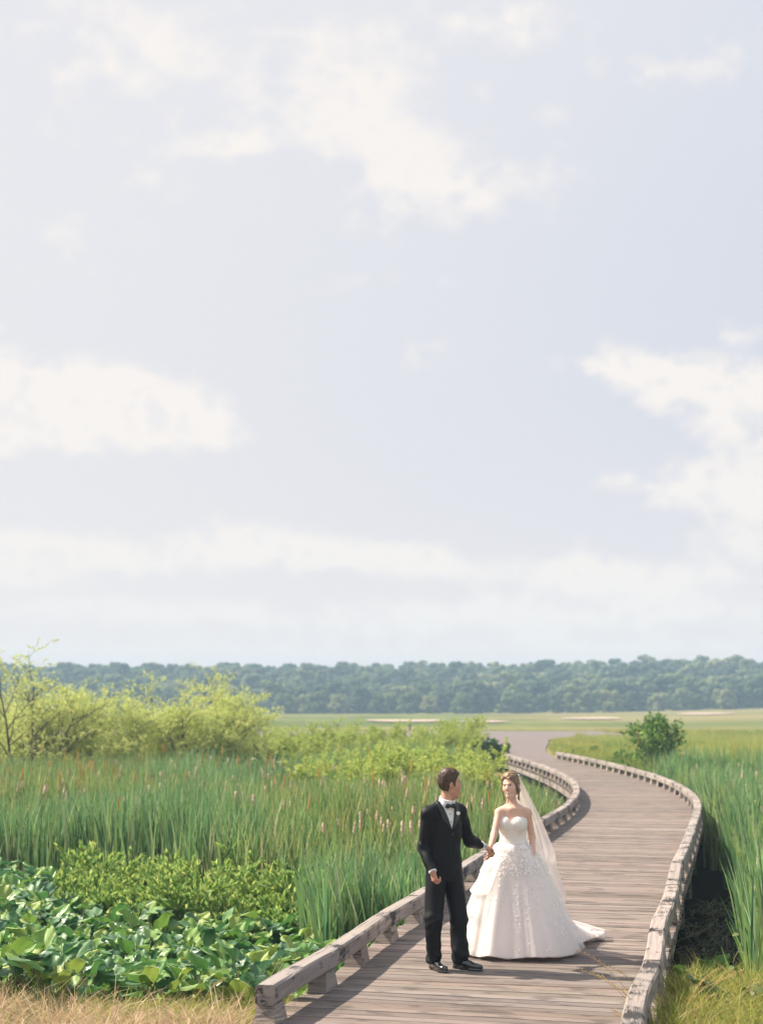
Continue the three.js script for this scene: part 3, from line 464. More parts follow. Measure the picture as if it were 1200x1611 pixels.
// --- grass on the banks, in the meadow and on the far field
{
  const r = rng(55);
  const dry = []; for (let i = 0; i < 5; i++) dry.push(tuft(r, 20, 0.18, 0.5, 0.006, 0.10, 0.6, 5, [[0.60, 0.43, 0.31], [0.68, 0.53, 0.40], [0.48, 0.34, 0.23], [0.44, 0.40, 0.17]], 1.2));
  const mixed = []; for (let i = 0; i < 5; i++) mixed.push(tuft(r, 20, 0.15, 0.36, 0.006, 0.10, 0.5, 5, [[0.29, 0.32, 0.06], [0.38, 0.36, 0.08], [0.21, 0.28, 0.055], [0.5, 0.4, 0.18]], 1.0));
  const dp = [], mp = [];
  for (let i = 0; i < 11000; i++) {
    const z = -9.8 - 4.4 * r(), left = r() < 0.62, x = left ? lerp(-4.8, cxAt(z) - HALF - 0.03, r()) : lerp(cxAt(z) + HALF + 0.02, 5.2, r()), y = ground(x, z);
    if (y < -0.93 || railGap(x, z) < 0.015) continue;
    const k = fbm(x * 1.1, 3, z * 1.1, 2), s = 0.75 + 0.5 * r();
    if (left && k + r() * 0.3 < 0.57) { if (z < -11.2 || r() < 0.6) dp.push([x, y - 0.02, z, s, s * (0.75 + 0.5 * k), r() * 6.28, [1, 1, 1]]); } else mp.push([x, y - 0.02, z, s, s * (left ? 0.9 : 1.25), r() * 6.28, [1, 1, 1]]);
  }
  scatter('dry_grass', dry, M.straw, dp, 'matted dry straw coloured grass on the near bank', 'grass');
  scatter('bank_grass', mixed, M.grass, mp, 'yellow green grass on the bank beside the kerb', 'grass');
  // meadow right of the boardwalk and beyond the thicket
  const mead = []; for (let i = 0; i < 5; i++) mead.push(tuft(r, 16, 0.45, 0.95, 0.016, 0.3, 0.3, 4, [[0.27, 0.33, 0.07], [0.34, 0.37, 0.085], [0.20, 0.29, 0.065], [0.38, 0.36, 0.12]], 1));
  const lo = []; for (let i = 0; i < 4; i++) lo.push(tuft(r, 14, 0.12, 0.3, 0.03, 0.5, 0.4, 3, [[0.27, 0.30, 0.065], [0.34, 0.35, 0.085]], 1));
  const pp = [], lp = [];
  for (let i = 0; i < 60000; i++) {
    const z = -44 - 105 * Math.pow(r(), 1.1), x = lerp(-viewX(z), viewX(z), r()), gap = railGap(x, z), y = ground(x, z), cx = z > -72 ? cxAt(z) : 6;
    if (z > -72 && gap < 0.15) continue;
    if (z < -64 && Math.abs(x - pathC(z)) < pathW(z) + 0.6 && z > -114) continue;
    if (z < -109 && z > -138.5 && x < 20) continue;
    if (x < cx && z > -52) continue; if (x < cx && z > -66 && x / -z > 0.062) continue; if (x > cx && z > -47 && inReeds(x, z)) continue;
    const n = fbm(x * 0.07, 5, z * 0.12, 3), warm = smooth(0.42, 0.62, n + (x > 15 ? 0.05 : 0)), tint = [lerp(0.82, 1.14, warm), lerp(0.95, 1.1, warm), lerp(0.85, 1.1, warm)], nearPath = x > 0 && x < 14 && z < -66 && Math.abs(x - pathC(z)) < pathW(z) + 3.5;
    if (nearPath || z < -112) { if (r() < 0.8) lp.push([x, y - 0.02, z, 1, 0.8 + 0.5 * r(), r() * 6.28, tint]); } else pp.push([x, y - 0.03, z, 1.1, (0.7 + 0.6 * r()) * (z < -80 ? 0.75 : 1) * (x < 6 ? 0.75 : 1), r() * 6.28, tint]);
  }
  scatter('meadow_grass', mead, M.grass, pp, 'tall yellow green meadow grass beside the path', 'grass');
  scatter('mown_grass', lo, M.grass, lp, 'short pale grass along the edge of the path', 'grass');
  // tall dry stalks leaning over the planks, by the near end of the ditch-side kerb
  const stalkMat = leafMat(0.95, 0.25), st = (x, z, n, h, lean, cols, label) => {
    const t = thing('grass_tuft', label, 'grass', null, [x, ground(x, z), z]);
    for (let i = 0; i < n; i++) { const F = new Faces(), d = lean + (r() - 0.5) * 1.5, hh = h * (0.6 + 0.5 * r()), out = hh * (0.25 + 0.35 * r()), pts = [], c = vary(cols[(r() * cols.length) | 0], r, 0.12, 0.05), b = V((r() - 0.5) * 0.14, 0, (r() - 0.5) * 0.14); for (let k = 0; k <= 7; k++) { const q = k / 7; pts.push(V(b.x + Math.cos(d) * out * q * q * 1.2, b.y + hh * (q - 0.22 * q * q * q), b.z + Math.sin(d) * out * q * q)); } tube(F, pts, [0.0035, 0.0033, 0.003, 0.0027, 0.0022, 0.0018, 0.0014, 0.001], 4, c); for (let k = 0; k < 26; k++) { const q = 0.72 + 0.28 * r(), j = Math.min(6, Math.floor(q * 7)), p = pts[j].clone().lerp(pts[j + 1], q * 7 - j), e = p.clone().add(V((r() - 0.5) * 0.035, (r() - 0.25) * 0.03, (r() - 0.5) * 0.035)); tube(F, [p, e], [0.0022, 0.001], 3, c); } part('stalk', F.geo(true), stalkMat, t); }
  };
  const GOLD = [[0.50, 0.36, 0.14], [0.58, 0.44, 0.2], [0.42, 0.32, 0.1]];
  st(1.97, -10.75, 6, 1.0, Math.PI - 0.2, GOLD, 'golden grass stalks arching over the planks at the kerb end');
  st(2.28, -11.6, 7, 0.72, 0.4, GOLD, 'dry seed grass stalks leaning over the dark ditch');
  st(2.75, -11.9, 6, 0.6, 0.2, [[0.36, 0.32, 0.12], [0.5, 0.4, 0.2]], 'short greenish seed stalks on the ditch edge');
  st(-1.5, -12.1, 6, 0.55, 0.5, GOLD, 'dry pale stalks beside the water plants and straw grass');
  st(1.93, -11.1, 4, 0.6, 2.2, GOLD, 'thin dry stalks rising against the kerb timber');
}
// --- climbing vine with broad leaves on the ditch edge
{
  const r = rng(66), t = thing('vine_plant', 'green broad leaved vine with a curling shoot on the ditch edge', 'vine', null, [2.95, ground(2.95, -12.3) + 0.1, -12.3]);
  const S = new Faces(), leafG = (() => { const F = new Faces(), n = 7; const rows = []; for (let j = 0; j <= n; j++) { const q = j / n, w = 0.05 * Math.pow(Math.max(0, Math.sin(Math.PI * (0.08 + 0.92 * q))), 0.7) * (q < 1 ? 1 : 0.02); rows.push([-1, 0, 1].map((k) => F.v(k * w, Math.abs(k) * w * 0.35 - q * q * 0.03, q * 0.13, [1, 1, 1], 0.5 + k * 0.5, q))); } for (let j = 0; j < n; j++) for (let k = 0; k < 2; k++) F.quad(rows[j][k], rows[j][k + 1], rows[j + 1][k + 1], rows[j + 1][k]); return F.geo(true); })();
  const mats = [[0.10, 0.19, 0.04], [0.07, 0.15, 0.04], [0.16, 0.24, 0.06]].map((c) => { const m = M.pad.clone(); m.color.setRGB(...c); return m; });
  for (let k = 0; k < 9; k++) { const a = r() * 6.28, L = 0.25 + 0.3 * r(), pts = []; for (let i = 0; i <= 5; i++) { const q = i / 5; pts.push(V(Math.cos(a) * L * q * 1.2, 0.05 + L * 0.8 * q - 0.25 * q * q * L, Math.sin(a) * L * q * 0.7)); } tube(S, pts, [0.006, 0.005, 0.004, 0.004, 0.003, 0.002], 4); for (let i = 0; i < 7; i++) { const p = pts[1 + ((r() * 5) | 0)], lf = part('leaf', leafG, mats[(r() * 3) | 0], t); lf.position.copy(p); lf.rotation.order = 'YXZ'; lf.rotation.set(0.2 + 0.7 * r(), r() * 6.28, (r() - 0.5)); lf.scale.setScalar(0.7 + 0.5 * r()); } }
  const sh = []; for (let i = 0; i <= 14; i++) { const q = i / 14; sh.push(V(-0.05 + 0.035 * Math.sin(q * 11) - 0.05 * smooth(0.85, 1, q), 0.15 + 0.6 * q, 0.03 * Math.cos(q * 11))); } tube(S, sh, sh.map((_, i) => 0.005 - 0.0002 * i), 5);
  for (const i of [5, 8, 11]) { const lf = part('leaf', leafG, mats[2], t); lf.position.copy(sh[i]); lf.rotation.set(0.4, i, 0); lf.scale.setScalar(0.45); }
  part('stem', S.geo(true), M.stem, t);
}

// --- the far wood on the rise: single trees, front rows to ridge
{
  const r = rng(123), protos = [];
  for (let i = 0; i < 7; i++) {
    const L = new Faces(), T = new Faces(), h = 9 + 2.6 * r(), cr = 3.2 + 1.4 * r(), lobes = [];
    const c0 = [[0.08, 0.13, 0.055], [0.12, 0.175, 0.065], [0.19, 0.235, 0.09], [0.065, 0.11, 0.055], [0.24, 0.265, 0.12], [0.08, 0.135, 0.065], [0.15, 0.20, 0.08]][i];
    for (let k = 0; k < 32; k++) { const y = lerp(0.02, 0.95, Math.pow(r(), 0.85)), a = r() * 6.28, env = cr * Math.pow(Math.sin(Math.PI * clamp(0.25 + y * 0.67)), 0.6), q = env * Math.sqrt(r()); lobes.push([Math.cos(a) * q, y * h, Math.sin(a) * q, cr * (0.22 + 0.2 * r())]); }
    for (const [x, y, z, q] of lobes) for (let k = 0; k < 105; k++) { const d = V(r() * 2 - 1, r() * 2 - 0.7, r() * 2 - 1).normalize(), p = V(x, y, z).addScaledVector(d, q * (0.75 + 0.3 * r())), u = V(r() - 0.5, r() - 0.5, r() - 0.5).cross(d).normalize(), w = V().crossVectors(d, u).addScaledVector(d, (r() - 0.5) * 0.8), s = 0.2 + 0.18 * r(), c = vary(c0, r, 0.2, 0.06); L.quad(...[[1, 0.6], [-0.8, 1], [-1, -0.7], [0.7, -1]].map(([a, b]) => L.v(p.x + (u.x * a + w.x * b) * s, p.y + (u.y * a + w.y * b) * s, p.z + (u.z * a + w.z * b) * s, c))); }
    tube(T, [V(0, -0.5, 0), V(0.1, h * 0.4, 0.1), V(0, h * 0.8, 0)], [0.3, 0.2, 0.06], 6);
    const g = new THREE.Group(); const tr = lightOn(new THREE.Mesh(T.geo(true), M.bark)); tr.name = 'trunk'; const cn = lightOn(new THREE.Mesh(L.geo(), M.forest)); cn.name = 'crown'; g.add(tr, cn); protos.push(g);
  }
  const rows = [[-386, 38], [-402, 39], [-424, 41], [-448, 42], [-474, 43], [-502, 45], [-532, 48]];
  let k = 0;
  rows.forEach(([z0, n], j) => { const half = 0.275 * Math.abs(z0) + 4; for (let i = 0; i < n; i++) { const x = lerp(-half, half, (i + 0.15 + 0.7 * r()) / n), z = z0 + (r() - 0.5) * 14, o = protos[(r() * 7) | 0].clone(); o.name = numbered('forest_tree'); o.position.set(x, ground(x, z) - 0.3, z); o.rotation.y = r() * 6.28; const s = (j === 0 ? 0.56 : 0.72) * (0.84 + 0.32 * r()) * lerp(0.95, 1.06, smooth(-60, 120, x)), w = s * (1.1 + 0.35 * r()); o.scale.set(w, s, w); scene.add(o); tag(o, 'round crowned green tree of the far hazy wood', 'tree', 'trees of the far wood'); k++; } });
}
// the rest of the wood, closing the gaps between the single trees
{
  const r = rng(321), src = scene.children.find((o) => o.name === 'forest_tree').children[1].geometry, N = 420, o = lightOn(new THREE.InstancedMesh(src, M.forest, N)), m = new THREE.Matrix4(), q = new THREE.Quaternion(), col = new THREE.Color();
  o.name = 'woodland'; tag(o, 'dense far wood filling the rise behind the single trees', 'wood', null, 'stuff');
  for (let i = 0; i < N; i++) { const z = -392 - 160 * r(), half = 0.275 * -z + 4, x = lerp(-half, half, (i + r()) / N), s = (z > -400 ? 0.5 : 0.68) * (0.8 + 0.3 * r()), w = s * (1.0 + 0.5 * r()), k = 0.8 + 0.9 * r(); m.compose(V(x, ground(x, z) - 0.5, z), q.setFromAxisAngle(V(0, 1, 0), r() * 6.28), V(w, s, w)); o.setMatrixAt(i, m); o.setColorAt(i, col.setRGB(k * (0.9 + 0.4 * r()), k, k)); }
  scene.add(o);
}
// two posts far off on the field
for (const [x, z, label] of [[-4.4, -148, 'thin dark post far off on the field behind the saplings'], [2.8, -146, 'thin dark post on the field near the cart path']]) { const F = new Faces(); tube(F, [V(0, -0.1, 0), V(0, 0.8, 0), V(0, 0.85, 0)], [0.09, 0.09, 0.04], 8); const o = single('marker_post', F.geo(true), M.bark, label, 'post'); o.position.set(x, ground(x, z), z); }
// ------------------------------------------------------------------ people: signed distance fields meshed by surface nets
function nets(sdf, lo, hi, c, colour) {
  const n = [0, 1, 2].map((k) => Math.ceil((hi[k] - lo[k]) / c) + 2), [nx, ny, nz] = n, val = new Float32Array(nx * ny * nz), id = new Int32Array(nx * ny * nz).fill(-1), at = (i, j, k) => i + nx * (j + ny * k);
  for (let k = 0; k < nz; k++) for (let j = 0; j < ny; j++) for (let i = 0; i < nx; i++) val[at(i, j, k)] = sdf(lo[0] + (i - 0.5) * c, lo[1] + (j - 0.5) * c, lo[2] + (k - 0.5) * c);
  const P = [], I = [], E = [[0, 1], [0, 2], [0, 4], [1, 3], [1, 5], [2, 3], [2, 6], [3, 7], [4, 5], [4, 6], [5, 7], [6, 7]];
  for (let k = 0; k < nz - 1; k++) for (let j = 0; j < ny - 1; j++) for (let i = 0; i < nx - 1; i++) {
    const v = []; let m = 0; for (let q = 0; q < 8; q++) { v.push(val[at(i + (q & 1), j + ((q >> 1) & 1), k + (q >> 2))]); if (v[q] < 0) m |= 1 << q; }
    if (m === 0 || m === 255) continue;
    let x = 0, y = 0, z = 0, s = 0; for (const [a, b] of E) if ((v[a] < 0) !== (v[b] < 0)) { const t = v[a] / (v[a] - v[b]); x += lerp(a & 1, b & 1, t); y += lerp((a >> 1) & 1, (b >> 1) & 1, t); z += lerp(a >> 2, b >> 2, t); s++; }
    id[at(i, j, k)] = P.length / 3; P.push(lo[0] + (i - 0.5 + x / s) * c, lo[1] + (j - 0.5 + y / s) * c, lo[2] + (k - 0.5 + z / s) * c);
  }
  for (let k = 1; k < nz - 1; k++) for (let j = 1; j < ny - 1; j++) for (let i = 1; i < nx - 1; i++) {
    const a = val[at(i, j, k)] < 0, q = (w, x, y, z, flip) => { if (w < 0 || x < 0 || y < 0 || z < 0) return; flip ? I.push(w, x, y, w, y, z) : I.push(w, y, x, w, z, y); };
    if (a !== val[at(i + 1, j, k)] < 0) q(id[at(i, j - 1, k - 1)], id[at(i, j, k - 1)], id[at(i, j, k)], id[at(i, j - 1, k)], a);
    if (a !== val[at(i, j + 1, k)] < 0) q(id[at(i - 1, j, k - 1)], id[at(i - 1, j, k)], id[at(i, j, k)], id[at(i, j, k - 1)], a);
    if (a !== val[at(i, j, k + 1)] < 0) q(id[at(i - 1, j - 1, k)], id[at(i, j - 1, k)], id[at(i, j, k)], id[at(i - 1, j, k)], a);
  }
  const N = new Float32Array(P.length), C = colour ? new Float32Array(P.length) : null, e = c * 0.5, g = new THREE.BufferGeometry();
  for (let i = 0; i < P.length; i += 3) { const [x, y, z] = [P[i], P[i + 1], P[i + 2]], d = V(sdf(x + e, y, z) - sdf(x - e, y, z), sdf(x, y + e, z) - sdf(x, y - e, z), sdf(x, y, z + e) - sdf(x, y, z - e)).normalize(); N[i] = d.x; N[i + 1] = d.y; N[i + 2] = d.z; if (C) C.set(colour(x, y, z), i); }
  g.setAttribute('position', new THREE.Float32BufferAttribute(P, 3)); g.setAttribute('normal', new THREE.BufferAttribute(N, 3)); if (C) g.setAttribute('color', new THREE.BufferAttribute(C, 3)); g.setIndex(I); return g;
}
const smin = (a, b, k) => { const h = Math.max(k - Math.abs(a - b), 0) / k; return Math.min(a, b) - h * h * k * 0.25; };
const cap = (a, b, r0, r1) => { const dx = b[0] - a[0], dy = b[1] - a[1], dz = b[2] - a[2], L = dx * dx + dy * dy + dz * dz; return (x, y, z) => { const px = x - a[0], py = y - a[1], pz = z - a[2], t = clamp((px * dx + py * dy + pz * dz) / L), qx = px - dx * t, qy = py - dy * t, qz = pz - dz * t; return Math.sqrt(qx * qx + qy * qy + qz * qz) - lerp(r0, r1, t); }; };
// ellipsoid on axes R (its x), up, F (its z)
const frame = (yaw) => ({ f: [Math.sin(yaw), 0, Math.cos(yaw)], r: [Math.cos(yaw), 0, -Math.sin(yaw)] });
const ell = (c, rad, fr, tilt = 0) => { const ct = Math.cos(tilt), st = Math.sin(tilt); return (x, y, z) => { const px = x - c[0], py = y - c[1], pz = z - c[2]; let a = px * fr.r[0] + pz * fr.r[2], d = px * fr.f[0] + pz * fr.f[2], b = py; const b2 = b * ct - d * st; d = b * st + d * ct; b = b2; const k0 = Math.sqrt((a / rad[0]) ** 2 + (b / rad[1]) ** 2 + (d / rad[2]) ** 2), k1 = Math.sqrt((a / rad[0] ** 2) ** 2 + (b / rad[1] ** 2) ** 2 + (d / rad[2] ** 2) ** 2); return k0 < 1e-6 ? -Math.min(...rad) : (k0 * (k0 - 1)) / k1; }; };
const blend = (list, k) => (x, y, z) => { let d = 1e9; for (const f of list) d = smin(d, f(x, y, z), k); return d; };

// a head: local axes a (to the person's left as seen by the viewer's right for yaw 0), b up, d forward
function headOf(c, yaw, tilt, o) {
  const fr = frame(yaw), ct = Math.cos(tilt), st = Math.sin(tilt), S = o.s;
  const loc = (x, y, z) => { const px = (x - c[0]) / S, py = (y - c[1]) / S, pz = (z - c[2]) / S, a = px * fr.r[0] + pz * fr.r[2], d = px * fr.f[0] + pz * fr.f[2]; return [a * ct + py * st, -a * st + py * ct, d]; };
  const id = frame(0), F = o.f;
  const base = blend([ell([0, 0.032, -0.012], [0.074, 0.092, 0.094], id), ell([0, -0.035, 0.026], [0.060 - 0.004 * F, 0.086, 0.066], id), ell([0, -0.098, 0.058], [0.024 - 0.003 * F, 0.022, 0.026], id), cap([-0.045 + 0.006 * F, -0.065, 0.0], [-0.014 + 0.004 * F, -0.104, 0.056], 0.019 - 0.005 * F, 0.016 - 0.002 * F), cap([0.045 - 0.006 * F, -0.065, 0.0], [0.014 - 0.004 * F, -0.104, 0.056], 0.019 - 0.005 * F, 0.016 - 0.002 * F), ell([0.036, -0.028, 0.056], [0.024, 0.024, 0.02], id), ell([-0.036, -0.028, 0.056], [0.024, 0.024, 0.02], id)], 0.03);
  const nose = blend([cap([0, 0.012, 0.084], [0, -0.021, 0.101], 0.009, 0.0105), ell([0.010, -0.028, 0.094], [0.008, 0.007, 0.009], id), ell([-0.010, -0.028, 0.094], [0.008, 0.007, 0.009], id)], 0.01);
  const brow = blend([cap([-0.042, 0.026, 0.073], [-0.010, 0.023, 0.086], 0.009, 0.008), cap([0.042, 0.026, 0.073], [0.010, 0.023, 0.086], 0.009, 0.008)], 0.01);
  const sm = o.smile ? 1 : 0, lips = blend([cap([-0.019 - 0.011 * sm, -0.061 + 0.008 * sm, 0.080 - 0.008 * sm], [0, -0.0605, 0.0885], 0.0045, 0.0055), cap([0.019 + 0.011 * sm, -0.061 + 0.008 * sm, 0.080 - 0.008 * sm], [0, -0.0605, 0.0885], 0.0045, 0.0055), cap([-0.014 - 0.008 * sm, -0.069 + 0.004 * sm, 0.081 - 0.004 * sm], [0, -0.071, 0.084], 0.0055, 0.006), cap([0.014 + 0.008 * sm, -0.069 + 0.004 * sm, 0.081 - 0.004 * sm], [0, -0.071, 0.084], 0.0055, 0.006)], 0.006);
  const ears = blend([ell([0.074, -0.002, -0.006], [0.010, 0.031, 0.019], id), ell([-0.074, -0.002, -0.006], [0.010, 0.031, 0.019], id)], 0.006), earIn = blend([ell([0.085, 0.002, 0.0], [0.008, 0.018, 0.009], id), ell([-0.085, 0.002, 0.0], [0.008, 0.018, 0.009], id)], 0.003);
  const sock = blend([ell([0.031, 0.008, 0.092], [0.018, 0.010, 0.012], id), ell([-0.031, 0.008, 0.092], [0.018, 0.010, 0.012], id)], 0.004), eyes = blend([ell([0.031, 0.007, 0.073], [0.0125, 0.0125, 0.0125], id), ell([-0.031, 0.007, 0.073], [0.0125, 0.0125, 0.0125], id)], 0.002);
  const sdf = (x, y, z) => { const [a, b, d] = loc(x, y, z); let v = smin(base(a, b, d), nose(a, b, d), 0.012); v = smin(v, brow(a, b, d), 0.012); v = Math.max(v, -sock(a, b, d)); v = smin(v, lips(a, b, d), 0.006); v = Math.min(v, eyes(a, b, d)); v = smin(v, Math.max(ears(a, b, d), -earIn(a, b, d)), 0.008); return v * S; };
  const colour = (x, y, z) => {
    const [a, b, d] = loc(x, y, z), sk = o.skin;
    if (d > 0.05 && eyes(a, b, d) < 0.0025 && d > 0.066) { const q = Math.hypot(Math.abs(a) - 0.031 + 0.002, b - 0.007); return b > 0.0128 || b < 0.0005 ? (b > 0.0128 && b < 0.0160 ? [0.08, 0.05, 0.04] : o.skin) : q < 0.0066 ? [0.035, 0.022, 0.016] : [0.50, 0.44, 0.41]; }
    if (d > 0.05 && Math.abs(b - (o.f ? 0.0345 : 0.030) + (o.f ? 9 : 7) * (Math.abs(a) - 0.025) ** 2) < (o.f ? 0.0026 : 0.0042) && Math.abs(a) > 0.014 && Math.abs(a) < 0.048) return o.brow;
    if (d > 0.06 && o.smile && Math.abs(b + 0.0650 - 10 * a * a) < 0.0052 * (1 - (a / 0.027) ** 2)) return [0.8, 0.76, 0.72];
    if (d > 0.06 && lips(a, b, d) < 0.0022) return o.lip;
    const blush = Math.exp(-((Math.abs(a) - 0.04) ** 2 + (b + 0.03) ** 2) / 0.0008) * (d > 0.03 ? 1 : 0) * 0.5 + (Math.abs(a) > 0.07 ? 0.4 : 0), mott = 1 + (noise3(x * 160, y * 160, z * 160) - 0.5) * 0.1;
    return [sk[0] * mott * (1 + 0.04 * blush), sk[1] * mott * (1 - 0.14 * blush), sk[2] * mott * (1 - 0.14 * blush)];
  };
  return { sdf, colour, loc, base, S };
}
// a hand: W wrist, D towards the fingers, N out of the palm, T towards the thumb side
function handOf(W, D, N, curl, sc, spread = 0, thumb = 0.6) {
  const d = V(...D).normalize(), n = V(...N).addScaledVector(d, -V(...N).dot(d)).normalize(), t = V().crossVectors(n, d).multiplyScalar(spread < 0 ? -1 : 1).normalize(), w = V(...W), A = (p) => [p.x, p.y, p.z], P = (a, b, c) => w.clone().addScaledVector(d, a * sc).addScaledVector(t, b * sc).addScaledVector(n, c * sc);
  const palm = blend([cap(A(P(0.0, 0.008, 0)), A(P(0.078, 0.028, 0)), 0.017 * sc, 0.0115 * sc), cap(A(P(0.0, 0, 0)), A(P(0.082, 0.008, -0.002)), 0.018 * sc, 0.012 * sc), cap(A(P(0.0, -0.006, 0)), A(P(0.080, -0.011, -0.001)), 0.017 * sc, 0.0115 * sc), cap(A(P(0, -0.012, 0)), A(P(0.072, -0.028, 0.002)), 0.016 * sc, 0.011 * sc)], 0.018 * sc);
  const fingers = [];
  [[0.028, 0.078, 1.0, 0.0092], [0.009, 0.083, 1.08, 0.0095], [-0.010, 0.080, 1.0, 0.009], [-0.028, 0.072, 0.8, 0.0082]].forEach(([b, a, L, rr], i) => { let p = P(a, b, 0), ang = 0; const seg = []; [[0.042, curl[0]], [0.026, curl[1]], [0.021, curl[2]]].forEach(([l, c], j) => { ang += c * (1 + 0.06 * i); const q = p.clone().addScaledVector(d, Math.cos(ang) * l * L * sc).addScaledVector(n, Math.sin(ang) * l * L * sc); seg.push(cap(A(p), A(q), rr * sc * (1 - 0.1 * j), rr * sc * (0.9 - 0.1 * j))); p = q; }); fingers.push(blend(seg, 0.004 * sc)); });
  const th = []; { const p0 = P(0.018, 0.024, 0.004), p1 = P(0.05, 0.047, 0.018 + 0.012 * thumb), p2 = P(0.078, 0.046 - 0.012 * thumb, 0.026 + 0.02 * thumb), p3 = P(0.098, 0.036 - 0.02 * thumb, 0.03 + 0.028 * thumb); th.push(cap(A(p0), A(p1), 0.015 * sc, 0.0115 * sc), cap(A(p1), A(p2), 0.0112 * sc, 0.010 * sc), cap(A(p2), A(p3), 0.0098 * sc, 0.0085 * sc)); }
  const thumbF = blend(th, 0.006 * sc);
  return (x, y, z) => { let v = palm(x, y, z), f = 1e9; for (const g of fingers) f = Math.min(f, g(x, y, z)); v = smin(v, f, 0.006 * sc); return smin(v, thumbF(x, y, z), 0.009 * sc); };
}
const skinMat = new THREE.MeshPhysicalMaterial({ vertexColors: true, roughness: 0.52, specularIntensity: 0.5, sheen: 0.2, sheenColor: new THREE.Color(1, 0.8, 0.7) });
const woven = (col, seed, amp, size) => { const t = dataTex(256, 256, (u, v) => { const a = clamp(0.82 + amp * (tileN(u, v, 64, 64, seed, 2) - 0.5)); return [a, a, a]; }); return t; };
const cloth = (rgb, rough = 0.85, extra = {}) => new THREE.MeshPhysicalMaterial({ color: new THREE.Color().setRGB(...rgb), roughness: rough, sheen: 0.3, sheenRoughness: 0.5, sheenColor: new THREE.Color().setRGB(0.03, 0.035, 0.06), ...extra });
const at0 = (geo, o) => { geo.translate(-o[0], -o[1], -o[2]); return geo; };
const box3 = (pts, m) => { const lo = [1e9, 1e9, 1e9], hi = [-1e9, -1e9, -1e9]; for (const p of pts) for (let k = 0; k < 3; k++) { lo[k] = Math.min(lo[k], p[k] - m); hi[k] = Math.max(hi[k], p[k] + m); } return [lo, hi]; };

